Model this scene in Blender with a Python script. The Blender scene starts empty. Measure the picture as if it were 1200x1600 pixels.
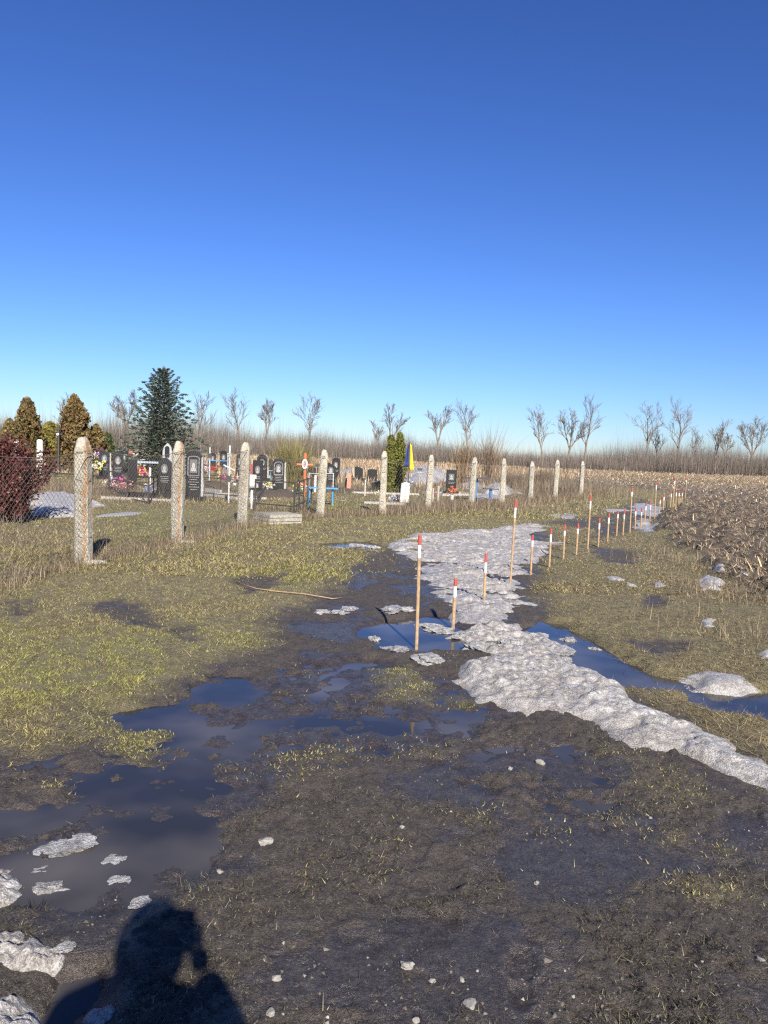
import bpy, bmesh, math, random
import numpy as np
from mathutils import Vector, Matrix

# ------------------------------------------------------------------ camera, sky, sun, exposure
scene = bpy.context.scene
R = math.radians
cam_data = bpy.data.cameras.new('camera'); cam = bpy.data.objects.new('camera', cam_data)
scene.collection.objects.link(cam); scene.camera = cam
cam_data.sensor_fit = 'VERTICAL'; cam_data.sensor_height = 36.0; cam_data.sensor_width = 27.0
cam_data.lens = 27.0; cam_data.clip_start = 0.02; cam_data.clip_end = 3000
cam.matrix_world = Matrix.Translation((0, 0, 1.6)) @ Matrix.Rotation(R(90-4.4), 4, 'X') @ Matrix.Rotation(R(2.3), 4, 'Z')

SUN_EL, SHADOW_AZ = R(31.6), R(-13.5)          # shadows run away from the viewer, a little to the left
world = bpy.data.worlds.new('World'); scene.world = world; world.use_nodes = True
wn = world.node_tree.nodes; wl = world.node_tree.links; wn.clear()
sky = wn.new('ShaderNodeTexSky'); sky.sky_type = 'NISHITA'; sky.sun_disc = False
sky.sun_elevation = SUN_EL; sky.sun_rotation = math.pi + SHADOW_AZ
sky.altitude = 150; sky.air_density = 1.15; sky.dust_density = 0.0; sky.ozone_density = 4.0
hs = wn.new('ShaderNodeMix'); hs.data_type = 'RGBA'; hs.blend_type = 'MULTIPLY'; hs.inputs[0].default_value = 1.0
hs.inputs[7].default_value = (0.305, 0.388, 0.618, 1)          # the phone's cool rendering of a clear sky, the same in every direction
bg = wn.new('ShaderNodeBackground'); bg.inputs['Strength'].default_value = 0.0645
wo = wn.new('ShaderNodeOutputWorld')
gm = wn.new('ShaderNodeGamma'); gm.inputs[1].default_value = 1.27; wl.new(sky.outputs[0], gm.inputs[0]); wl.new(gm.outputs[0], hs.inputs[6]); wl.new(hs.outputs[2], bg.inputs['Color']); wl.new(bg.outputs[0], wo.inputs['Surface'])

sun_data = bpy.data.lights.new('sun', 'SUN'); sun_data.energy = 4.8; sun_data.angle = R(0.53)
sun_data.color = (1.0, 0.94, 0.84)
sun = bpy.data.objects.new('sun', sun_data); scene.collection.objects.link(sun)
ldir = Vector((math.sin(SHADOW_AZ)*math.cos(SUN_EL), math.cos(SHADOW_AZ)*math.cos(SUN_EL), -math.sin(SUN_EL)))
sun.rotation_euler = ldir.to_track_quat('-Z', 'Y').to_euler()
vs = scene.view_settings; vs.view_transform = 'Standard'; vs.look = 'None'; vs.gamma = 1.0
vs.exposure = 1.05; vs.use_curve_mapping = False
scene.cycles.use_denoising = False; scene.cycles.use_adaptive_sampling = False; scene.cycles.filter_width = 1.25; scene.cycles.max_bounces = 6; scene.cycles.transparent_max_bounces = 8

rng = np.random.default_rng(11); random.seed(5)
COL = scene.collection

# ------------------------------------------------------------------ noise
_perm = np.random.default_rng(3).permutation(1024)
_perm = np.concatenate([_perm, _perm])
_ang = np.random.default_rng(4).uniform(0, 2*np.pi, 1024)
_gx, _gy = np.cos(_ang), np.sin(_ang)
def pn(x, y, lam, seed=0):
    x = np.asarray(x, float)/lam + 311.7 + seed*17.31; y = np.asarray(y, float)/lam + 523.1 + seed*9.77
    xi = np.floor(x); yi = np.floor(y); fx = x-xi; fy = y-yi
    xi = xi.astype(np.int64) & 1023; yi = yi.astype(np.int64) & 1023
    u = fx*fx*fx*(fx*(fx*6-15)+10); v = fy*fy*fy*(fy*(fy*6-15)+10)
    def gr(a, b, dx, dy):
        h = _perm[_perm[a & 1023] + (b & 1023)]
        return _gx[h]*dx + _gy[h]*dy
    a = gr(xi, yi, fx, fy); b = gr(xi+1, yi, fx-1, fy); c = gr(xi, yi+1, fx, fy-1); d = gr(xi+1, yi+1, fx-1, fy-1)
    return 1.5*((a+(b-a)*u) + ((c+(d-c)*u)-(a+(b-a)*u))*v)
def fbm(x, y, lam, octs=3, seed=0):
    s = 0; a = 1.0; t = 0
    for k in range(octs):
        s = s + a*pn(x, y, lam, seed+k*5); t += a; lam *= 0.48; a *= 0.55
    return s/t*1.25
def sst(e0, e1, v):
    t = np.clip((v-e0)/(e1-e0), 0, 1); return t*t*(3-2*t)
def sdf(poly, x, y, margin=1.5):
    """signed distance, negative inside; far outside returns margin"""
    P = np.asarray(poly, float); x = np.asarray(x, float); y = np.asarray(y, float)
    out = np.full(x.shape, margin)
    m = (x > P[:, 0].min()-margin) & (x < P[:, 0].max()+margin) & (y > P[:, 1].min()-margin) & (y < P[:, 1].max()+margin)
    if not m.any(): return out
    X = x[m]; Y = y[m]; d = np.full(X.shape, 1e9); ins = np.zeros(X.shape, bool)
    for i in range(len(P)):
        ax, ay = P[i-1]; bx, by = P[i]; ex, ey = bx-ax, by-ay
        t = np.clip(((X-ax)*ex+(Y-ay)*ey)/(ex*ex+ey*ey+1e-12), 0, 1)
        d = np.minimum(d, (X-ax-t*ex)**2+(Y-ay-t*ey)**2)
        if ay != by:
            c = ((ay > Y) != (by > Y)) & (X < ex*(Y-ay)/(by-ay)+ax); ins ^= c
    d = np.sqrt(d); out[m] = np.clip(np.where(ins, -d, d), -9, margin)
    return out

# ------------------------------------------------------------------ lay of the land (metres, viewer at the origin)
WATER = -0.035
FIELD = [(4.34,6.95),(4.78,9.38),(5.22,11.65),(5.62,14.15),(6.45,17.49),(7.67,21.32),(9.71,25.88),(12.94,32.52),(16.13,42.03),(15.85,47.79),(14.21,49.00),(13.68,52.46),(17.48,74.33),(24,86),(10,120),(-90,150),(-160,190),(300,190),(200,60),(60,20),(22,7)]
MUD = [(-9,4.0),(-1.97,3.93),(-1.80,4.52),(-1.37,5.05),(-0.85,6.23),(-1.04,7.10),(-0.67,8.41),(0.22,11.14),(1.25,14.70),(2.78,16.49),(3.65,17.39),(3.21,14.53),(2.02,10.15),(1.81,7.72),(1.77,5.73),(1.79,5.12),(1.95,4.45),(2.14,3.73),(3.2,2.2),(9,-2),(9,-14),(-9,-14)]
FARMUD = [(4.39,15.83),(5.00,16.55),(6.17,18.40),(8.15,22.16),(9.98,27.51),(11.37,34.18),(9.80,30.58),(7.41,24.67),(6.19,22.11),(4.64,20.54),(4.01,19.14),(4.37,18.61),(4.79,17.85)]
MARSH = [
 ([(-4.5,3.9),(-1.83,3.66),(-1.69,4.06),(-1.64,4.60),(-1.23,4.83),(-1.18,5.35),(-0.81,5.32),(-0.46,4.93),(-0.04,4.95),(0.64,4.98),(0.86,4.78),(0.65,4.41),(0.20,4.26),(-0.37,4.06),(-0.60,3.62),(-0.59,3.09),(-0.71,2.66),(-0.97,2.45),(-1.24,2.47),(-4.5,3.0)], 0.0125),
 ([(-0.90,5.55),(-0.55,5.82),(-0.15,5.84),(0.49,5.76),(0.91,5.04),(1.28,4.09),(1.21,3.54),(0.89,3.45),(0.38,3.76),(-0.08,3.87),(-0.71,4.97)], 0.0085),
 ([(0.58,4.25),(0.88,4.19),(1.19,3.79),(1.16,3.57),(0.92,3.59),(0.60,3.98)], 0.003),
 ([(-0.06,3.19),(0.16,3.15),(0.28,2.61),(0.19,2.49),(0.01,2.67)], -0.006),
]
DEEP = [
 ([(-4.2,3.5),(-1.72,3.21),(-1.47,3.27),(-1.28,3.44),(-1.01,3.53),(-0.72,3.44),(-0.65,3.25),(-0.69,2.98),(-0.80,2.80),(-1.04,2.80),(-1.29,2.88),(-1.53,2.86),(-4,3.1)], 0.020),
 ([(-1.60,4.54),(-1.44,4.72),(-1.10,4.66),(-0.99,4.42),(-1.10,4.22),(-1.42,4.29)], 0.035),
 ([(-1.16,5.17),(-0.91,5.23),(-0.80,5.03),(-0.93,4.78),(-1.21,4.77)], 0.035),
 ([(-0.59,4.70),(-0.11,4.73),(0.21,4.68),(0.16,4.41),(-0.32,4.33),(-0.59,4.43)], 0.012),
 ([(0.42,4.81),(0.73,4.82),(0.55,4.46),(0.35,4.38)], 0.014),
 ([(0.05,4.66),(0.29,4.61),(0.20,4.36),(0.05,4.40)], 0.02),
 ([(-1.01,2.16),(-0.85,2.29),(-0.77,2.15),(-0.81,2.00),(-0.85,1.90),(-0.94,1.94)], 0.05),
 ([(-0.22,6.63),(-0.02,7.46),(0.37,7.72),(0.68,7.60),(0.81,6.98),(0.89,6.45),(0.36,6.15),(0.04,6.23)], 0.06),
 ([(0.75,6.97),(1.19,7.12),(1.66,7.66),(1.92,7.53),(2.00,6.81),(2.13,6.30),(2.29,5.95),(2.48,5.66),(2.39,5.40),(2.04,5.33),(1.70,5.40),(1.49,5.76),(1.37,6.23),(0.91,6.36)], 0.06),
 ([(2.21,5.41),(2.56,5.36),(3.03,5.58),(3.37,5.35),(2.90,4.78),(2.59,4.72),(2.34,4.88),(2.16,5.06)], 0.06),
 ([(-1.37,13.36),(-0.91,13.82),(-0.10,14.11),(0.09,13.38),(-0.13,12.35),(-0.91,12.43)], 0.06),
 ([(-0.45,5.67),(-0.32,5.69),(-0.27,5.53),(-0.39,5.46)], 0.03), ([(-0.63,5.51),(-0.51,5.53),(-0.48,5.35),(-0.59,5.34)], 0.03),
 ([(6.39,19.82),(7.22,20.54),(6.71,18.62),(5.84,17.39)], 0.05),
]
GIW = [0.9, 0.8, 0.4, 0.4, 0.3, 0.16, 0.25, 0.18, 0.8, 0.95, 0.6, 0.15, 0.12]
GRASS_IN_MUD = [[(-0.09,5.64),(0.24,5.72),(0.38,5.38),(0.33,4.90),(0.05,5.00)], [(-2.01,4.73),(-1.61,4.85),(-1.17,4.31),(-1.17,3.84),(-1.65,4.06)],
 [(-1.01,3.99),(-0.82,4.06),(-0.74,3.85),(-0.92,3.79)], [(0.48,5.12),(0.74,5.09),(0.62,4.75),(0.42,4.85)], [(-1.67,3.52),(-1.49,3.58),(-1.39,3.38),(-1.57,3.36)],
 [(-0.59,4.18),(-0.09,4.23),(-0.08,3.87),(-0.40,3.53),(-0.59,3.74)], [(1.16,4.17),(1.51,4.16),(1.65,3.65),(1.50,3.50),(1.23,3.80)],
 [(1.11,3.47),(1.30,3.45),(1.15,3.17),(1.06,3.22)], [(1.19,3.17),(1.28,3.18),(1.24,3.07),(1.16,3.06)], [(1.25,2.82),(1.37,2.85),(1.44,2.77),(1.33,2.71),(1.23,2.73)], [(1.47,3.12),(1.53,3.11),(1.48,3.00),(1.42,3.01)],
 [(-0.35,3.89),(-0.15,3.88),(-0.17,3.67),(-0.30,3.69)], [(0.20,4.26),(0.49,4.29),(0.39,3.96),(0.15,3.98)]]
MUD_IN_GRASS = [[(-2.94,7.41),(-2.63,7.71),(-2.13,7.12),(-1.75,6.41),(-2.15,6.46),(-2.58,6.89)], [(-3.65,7.27),(-3.37,7.48),(-3.12,6.79),(-3.32,6.62)], [(-1.86,6.51),(-1.65,6.67),(-1.49,6.13),(-1.71,6.09)],
 [(-1.83,9.21),(-1.18,9.62),(-1.11,8.51),(-1.49,8.24)], [(0.02,13.45),(0.79,11.30),(0.32,8.25),(-0.25,8.51),(-0.46,9.80)], [(3.91,14.26),(4.67,13.85),(3.90,11.83),(3.36,12.02)],
 [(2.25,6.85),(2.87,6.95),(2.48,6.24),(2.12,6.28)], [(3.15,9.24),(3.61,9.43),(3.12,8.29),(2.88,8.42)]]
GREEN = [([(-5,5.2),(-3.15,6.29),(-2.51,6.28),(-1.83,6.52),(-0.83,6.46),(-0.76,5.94),(-1.27,5.18),(-1.71,4.59),(-2.11,4.21),(-5,4.6)], 1.0), ([(-0.15,5.75),(0.44,5.84),(0.42,4.85),(-0.03,4.79)], 1.0),
 ([(-2.13,4.92),(-1.32,5.03),(-0.99,3.78),(-1.58,3.72)], 0.8), ([(-6.41,17.44),(-3.56,21.25),(-2.68,14.60),(-4.21,12.01)], 0.75), ([(2.78,13.43),(4.02,14.01),(3.19,10.71),(2.27,10.22)], 0.7), ([(3.28,10.74),(3.99,11.21),(3.49,8.91),(2.94,8.61)], 0.4), ([(-3.25,22.82),(2.17,26.21),(1.47,19.44),(-2.31,17.32)], 0.35),
 ([(-2.23,9.61),(0.43,11.90),(-0.25,8.51),(-1.22,8.29)], 0.35), ([(1.51,5.73),(2.36,4.50),(1.88,3.54),(1.10,3.47)], 0.5), ([(2.74,6.93),(4.26,8.34),(3.08,5.95),(2.62,6.07)], 0.35)]
CEMETERY = [(-50,13),(-8.26,16.47),(-3.40,12.65),(-2.93,15.81),(-1.56,18.75),(-0.05,20.11),(1.24,21.92),(2.76,24.36),(3.93,25.64),(5.51,29.05),(6.93,31.21),(8.76,34.34),(9.5,45),(-4,58),(-60,58)]

def warp(x, y, a):
    return x + a*pn(x, y, 0.9, 31) + 0.5*a*pn(x, y, 0.33, 33), y + a*pn(x, y, 0.9, 41) + 0.5*a*pn(x, y, 0.33, 43)

PRINTS = [(r.uniform(-1.6, 2.6), r.uniform(2.1, 6.2), r.uniform(-0.6, 0.6)) for r in [random.Random(77)] for _ in range(42)]
def prints(x, y, mud):
    """boot prints pressed into the mud"""
    out = np.zeros_like(x)
    for px, py, a in PRINTS:
        m = (np.abs(x-px) < 0.25) & (np.abs(y-py) < 0.25)
        if not m.any(): continue
        u = (x[m]-px)*math.cos(a)+(y[m]-py)*math.sin(a); v = -(x[m]-px)*math.sin(a)+(y[m]-py)*math.cos(a)
        wd = np.where(v > 0, 0.050, 0.040)*(1-0.25*np.exp(-((v+0.02)/0.03)**2)); d = np.sqrt((u/wd)**2+(v/0.14)**4)
        out[m] += (0.008*sst(1.15, 0.5, d) - 0.004*np.exp(-((d-1.3)/0.3)**2))
    return out*mud
def fields(x, y, detail=True):
    """height and cover of the land at points x, y"""
    x = np.asarray(x, float); y = np.asarray(y, float)
    wx, wy = warp(x, y, 0.16)
    big = fbm(x, y, 1.5, 3, 1); mid = fbm(x, y, 0.42, 3, 2)
    mud = sst(0.28, -0.28, sdf(MUD, x, y, 2.0) + 0.32*big + 0.22*mid)
    mud = np.maximum(mud, 0.8*sst(0.3, -0.3, sdf(FARMUD, x, y, 2.0) + 0.4*big))
    for p in MUD_IN_GRASS: mud = np.maximum(mud, 0.9*sst(0.12, -0.12, sdf(p, x, y)+0.2*mid+0.1*big))
    fieldm = sst(0.35, -0.35, sdf(FIELD, x, y, 3.0) + 0.5*big)
    mud = mud*(1-fieldm)
    grass = np.maximum(1-mud-fieldm, 0)
    gi = np.zeros_like(x)
    for p, wgt in zip(GRASS_IN_MUD, GIW): gi = np.maximum(gi, wgt*sst(0.10, -0.12, sdf(p, x, y)+0.16*mid+0.06*big))
    gi *= mud
    sparse = mud*sst(0.18, 0.55, fbm(x, y, 0.5, 3, 9))*0.28
    green = np.zeros_like(x)
    for p, a in GREEN: green = np.maximum(green, a*sst(0.5, -0.5, sdf(p, x, y, 2.0)+0.35*big))
    green = np.maximum(green, 0.8*gi)
    slick = mud*sst(-0.12, 0.24, fbm(x, y, 0.75, 4, 55)+0.25*sst(1.6, 0.3, np.abs(y-4.6))*sst(1.4, 0.4, np.abs(x-0.1)))          # smoothed, waterlogged mud between the trodden patches
    # height
    h = 0.018*fbm(x, y, 3.5, 2, 6) + 0.03*grass + 0.025*gi
    h = h + 0.11*fieldm + 0.05*sst(3, 8, y-0.4*x)*grass*0
    dist = np.hypot(x, y)
    rough = mud*(0.6+0.4*sst(-0.3, 0.4, big))
    h = h + rough*0.016*fbm(x, y, 0.55, 2, 12)
    bias = np.zeros_like(x); mm = np.zeros_like(x)
    for p, d in MARSH:
        z = sst(0.16, -0.10, sdf(p, wx, wy)); bias = np.maximum(bias, z*(0.022+d)); mm = np.maximum(mm, z)
    h = h - bias
    dp = np.zeros_like(x)
    for p, d in DEEP:
        z = sst(0.08, -0.10, sdf(p, wx, wy)); dp = np.maximum(dp, z*d); z = np.clip(z*min(1.0, 0.55+d*10), 0, 1)
        h = h*(1-z) + (WATER-0.5*d+0.12*h)*z
    if detail:
        fade = sst(26, 8, dist)
        calm = 1-0.75*sst(0.03, 0.045, dp)
        n1 = fbm(x, y, 0.16, 2, 14); n2 = pn(x, y, 0.05, 15); n3 = pn(x, y, 0.024, 16)
        rid = 1-np.abs(pn(x, y, 0.11, 17))*2
        h = h + (mud*0.85+0.15)*calm*fade*(0.010*n1 + 0.0085*n2 + 0.0055*n3 + 0.004*rid)*(1-0.72*slick) + mm*calm*(0.030*mid+0.012*n1) + mud*(1-slick)*calm*fade*0.014*np.abs(fbm(x, y, 0.24, 2, 19)) - prints(x, y, mud)
        h = h + grass*fade*0.012*n1
        # clods and furrows of the ploughed ground
        c1 = fbm(x, y, 0.75, 3, 21); c2 = np.abs(pn(x, y, 0.28, 22)); c3 = pn(x, y, 0.11, 23)
        edge = sst(-2.6, -0.2, sdf(FIELD, x, y, 3.0))       # the first turned furrow is the roughest
        fr = np.sin((x*0.86-y*0.5)*2*math.pi/0.7 + 1.2*big)
        h = h + fieldm*sst(140, 25, dist)*((0.07+0.12*edge)*c1 + 0.10*(0.35-c2) + 0.03*c3 + 0.03*fr)
    return dict(h=h, mud=mud, field=fieldm, grass=grass, gi=gi, green=green, sparse=sparse, dist=dist, deep=dp, marsh=mm, slick=slick)
def H(x, y):
    return float(fields(np.array([x]), np.array([y]), True)['h'][0])

# ------------------------------------------------------------------ mesh helpers
def tag(o, label=None, cat=None, group=None, kind=None):
    if label: o['label'] = label
    if cat: o['category'] = cat
    if group: o['group'] = group
    if kind: o['kind'] = kind
    return o
def link(name, me, mat=None, parent=None):
    o = bpy.data.objects.new(name, me); COL.objects.link(o)
    if mat is not None and me is not None and len(me.materials) == 0: me.materials.append(mat)
    if parent is not None: o.parent = parent
    return o
def empty(name, loc, rz=0.0):
    o = bpy.data.objects.new(name, None); COL.objects.link(o); o.location = loc; o.rotation_euler = (0, 0, rz)
    o.empty_display_size = 0.1
    return o
def np_mesh(name, V, Fc, k, smooth=False):
    """V (n,3) array, Fc (m,k) array of k-gons"""
    me = bpy.data.meshes.new(name); V = np.ascontiguousarray(V, np.float32); Fc = np.ascontiguousarray(Fc, np.int32)
    me.vertices.add(len(V)); me.vertices.foreach_set('co', V.ravel())
    me.loops.add(Fc.size); me.loops.foreach_set('vertex_index', Fc.ravel())
    me.polygons.add(len(Fc)); me.polygons.foreach_set('loop_start', np.arange(0, Fc.size, k, dtype=np.int32))
    me.polygons.foreach_set('loop_total', np.full(len(Fc), k, np.int32))
    if smooth: me.polygons.foreach_set('use_smooth', np.ones(len(Fc), bool))
    me.update(calc_edges=True); return me
def set_col(me, arr, name='Col'):
    a = me.attributes.new(name, 'FLOAT_COLOR', 'POINT'); arr = np.ascontiguousarray(arr, np.float32)
    if arr.shape[1] == 3: arr = np.concatenate([arr, np.ones((len(arr), 1), np.float32)], 1)
    a.data.foreach_set('color', np.ascontiguousarray(arr).ravel())

class MB:
    def __init__(s): s.v = []; s.f = []
    def add(s, vs, fs):
        b = len(s.v); s.v += [tuple(v) for v in vs]; s.f += [tuple(b+i for i in f) for f in fs]; return s
    def box(s, c, d, rz=0.0, rx=0.0, ry=0.0):
        M = Matrix.Translation(c) @ Matrix.Rotation(rz, 4, 'Z') @ Matrix.Rotation(rx, 4, 'X') @ Matrix.Rotation(ry, 4, 'Y')
        vs = [M @ Vector((i*d[0]/2, j*d[1]/2, k*d[2]/2)) for i in (-1, 1) for j in (-1, 1) for k in (-1, 1)]
        return s.add(vs, [(0,1,3,2),(4,6,7,5),(0,4,5,1),(2,3,7,6),(0,2,6,4),(1,5,7,3)])
    def tube(s, pts, rs, n=6, cap=True):
        pts = [Vector(p) for p in pts]
        if not hasattr(rs, '__len__'): rs = [rs]*len(pts)
        rings = []; b = len(s.v); ref = None
        for i, p in enumerate(pts):
            d = (pts[min(i+1, len(pts)-1)]-pts[max(i-1, 0)]).normalized()
            if ref is None: ref = d.orthogonal().normalized()
            a = (ref-d*ref.dot(d)); a = a.normalized() if a.length > 1e-6 else d.orthogonal().normalized(); ref = a
            c = d.cross(a)
            for k in range(n):
                t = 2*math.pi*k/n; s.v.append(tuple(p+(a*math.cos(t)+c*math.sin(t))*rs[i]))
        for i in range(len(pts)-1):
            for k in range(n):
                k2 = (k+1) % n; s.f.append((b+i*n+k, b+i*n+k2, b+(i+1)*n+k2, b+(i+1)*n+k))
        if cap and n > 2:
            s.f.append(tuple(b+k for k in reversed(range(n)))); e = b+(len(pts)-1)*n; s.f.append(tuple(e+k for k in range(n)))
        return s
    def prism(s, prof, y0, y1, ch=0.0):
        """profile in x,z extruded along y from y0 (front) to y1, front edge chamfered by ch"""
        n = len(prof); cx = sum(p[0] for p in prof)/n; cz = sum(p[1] for p in prof)/n; rings = []
        if ch > 0:
            rings.append(([(p[0]+(cx-p[0])*ch*2.2/max(abs(cx-p[0]), .08)*.5, p[1]+(cz-p[1])*ch*2.2/max(abs(cz-p[1]), .08)*.5) for p in prof], y0))
            rings.append((prof, y0+ch))
        else: rings.append((prof, y0))
        rings.append((prof, y1)); b = len(s.v)
        for pr, yy in rings: s.v += [(p[0], yy, p[1]) for p in pr]
        for r in range(len(rings)-1):
            for k in range(n):
                k2 = (k+1) % n; s.f.append((b+r*n+k, b+r*n+k2, b+(r+1)*n+k2, b+(r+1)*n+k))
        s.f.append(tuple(b+k for k in reversed(range(n)))); e = b+(len(rings)-1)*n; s.f.append(tuple(e+k for k in range(n)))
        return s
    def disc(s, c, rx, rz, n=12, thick=0.004):
        """upright oval facing -y"""
        pr = [(c[0]+rx*math.cos(2*math.pi*k/n), c[2]+rz*math.sin(2*math.pi*k/n)) for k in range(n)]
        return s.prism(pr, c[1]-thick, c[1])
    def build(s, name, mat, parent=None, smooth=False):
        me = bpy.data.meshes.new(name); me.from_pydata(s.v, [], s.f)
        bm = bmesh.new(); bm.from_mesh(me); bmesh.ops.recalc_face_normals(bm, faces=bm.faces); bm.to_mesh(me); bm.free()
        if smooth:
            for p in me.polygons: p.use_smooth = True
        return link(name, me, mat, parent)

# ------------------------------------------------------------------ materials
def newmat(name):
    m = bpy.data.materials.new(name); m.use_nodes = True; nt = m.node_tree; nt.nodes.clear()
    out = nt.nodes.new('ShaderNodeOutputMaterial'); b = nt.nodes.new('ShaderNodeBsdfPrincipled')
    nt.links.new(b.outputs[0], out.inputs[0]); return m, nt, b
def noise(nt, scale, detail=3, rough=0.55, vec=None, dist=0.0):
    n = nt.nodes.new('ShaderNodeTexNoise'); n.inputs['Scale'].default_value = scale; n.inputs['Detail'].default_value = detail
    n.inputs['Roughness'].default_value = rough; n.inputs['Distortion'].default_value = dist
    if vec is not None: nt.links.new(vec, n.inputs['Vector'])
    return n.outputs['Fac']
def ramp(nt, fac, stops):
    r = nt.nodes.new('ShaderNodeValToRGB'); nt.links.new(fac, r.inputs[0]); e = r.color_ramp.elements
    while len(e) < len(stops): e.new(0.5)
    for el, (p, c) in zip(e, stops):
        el.position = p; el.color = (*c, 1) if hasattr(c, '__len__') else (c, c, c, 1)
    return r.outputs[0]
def mix(nt, fac, a, b, blend='MIX'):
    m = nt.nodes.new('ShaderNodeMix'); m.data_type = 'RGBA'; m.blend_type = blend
    for sock, v in ((m.inputs[0], fac), (m.inputs[6], a), (m.inputs[7], b)):
        if isinstance(v, bpy.types.NodeSocket): nt.links.new(v, sock)
        elif hasattr(v, '__len__'): sock.default_value = (*v, 1)
        else: sock.default_value = v if sock.type == 'VALUE' else (v, v, v, 1)
    return m.outputs[2]
def mth(nt, op, a, b=0.0, clamp=False):
    m = nt.nodes.new('ShaderNodeMath'); m.operation = op; m.use_clamp = clamp
    for i, v in enumerate((a, b)):
        if isinstance(v, bpy.types.NodeSocket): nt.links.new(v, m.inputs[i])
        else: m.inputs[i].default_value = v
    return m.outputs[0]
def bump(nt, b, h, strength=0.5, dist=0.01, prev=None):
    n = nt.nodes.new('ShaderNodeBump'); n.inputs['Strength'].default_value = strength; n.inputs['Distance'].default_value = dist
    nt.links.new(h, n.inputs['Height'])
    if prev is not None: nt.links.new(prev, n.inputs['Normal'])
    nt.links.new(n.outputs[0], b.inputs['Normal']); return n.outputs[0]
def pos(nt): return nt.nodes.new('ShaderNodeNewGeometry').outputs['Position']
def objco(nt): return nt.nodes.new('ShaderNodeTexCoord').outputs['Object']
def simple(name, c1, c2, scale=20, rough=0.7, bmp=0.2, bdist=0.004, spec=0.5, metal=0.0, detail=4):
    m, nt, b = newmat(name); v = objco(nt); f = noise(nt, scale, detail, 0.6, v)
    nt.links.new(ramp(nt, f, [(0.3, c1), (0.7, c2)]), b.inputs['Base Color'])
    b.inputs['Roughness'].default_value = rough; b.inputs['Specular IOR Level'].default_value = spec; b.inputs['Metallic'].default_value = metal
    if bmp: bump(nt, b, noise(nt, scale*2.3, 4, 0.6, v), bmp, bdist)
    return m
def colmat(name, rough=0.7, trans=0.0, spec=0.3, var=0.0):
    m, nt, b = newmat(name); a = nt.nodes.new('ShaderNodeAttribute'); a.attribute_name = 'Col'
    c = a.outputs['Color']
    if var: c = mix(nt, var, c, ramp(nt, noise(nt, 40, 2, 0.5, pos(nt)), [(0.3, 0.4), (0.7, 1.4)]), 'MULTIPLY')
    nt.links.new(c, b.inputs['Base Color']); b.inputs['Roughness'].default_value = rough; b.inputs['Specular IOR Level'].default_value = spec
    if trans:
        t = nt.nodes.new('ShaderNodeBsdfTranslucent'); ms = nt.nodes.new('ShaderNodeMixShader'); ms.inputs[0].default_value = trans
        nt.links.new(c, t.inputs[0]); nt.links.new(b.outputs[0], ms.inputs[1]); nt.links.new(t.outputs[0], ms.inputs[2])
        nt.links.new(ms.outputs[0], [n for n in nt.nodes if n.type == 'OUTPUT_MATERIAL'][0].inputs[0])
    return m

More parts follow.
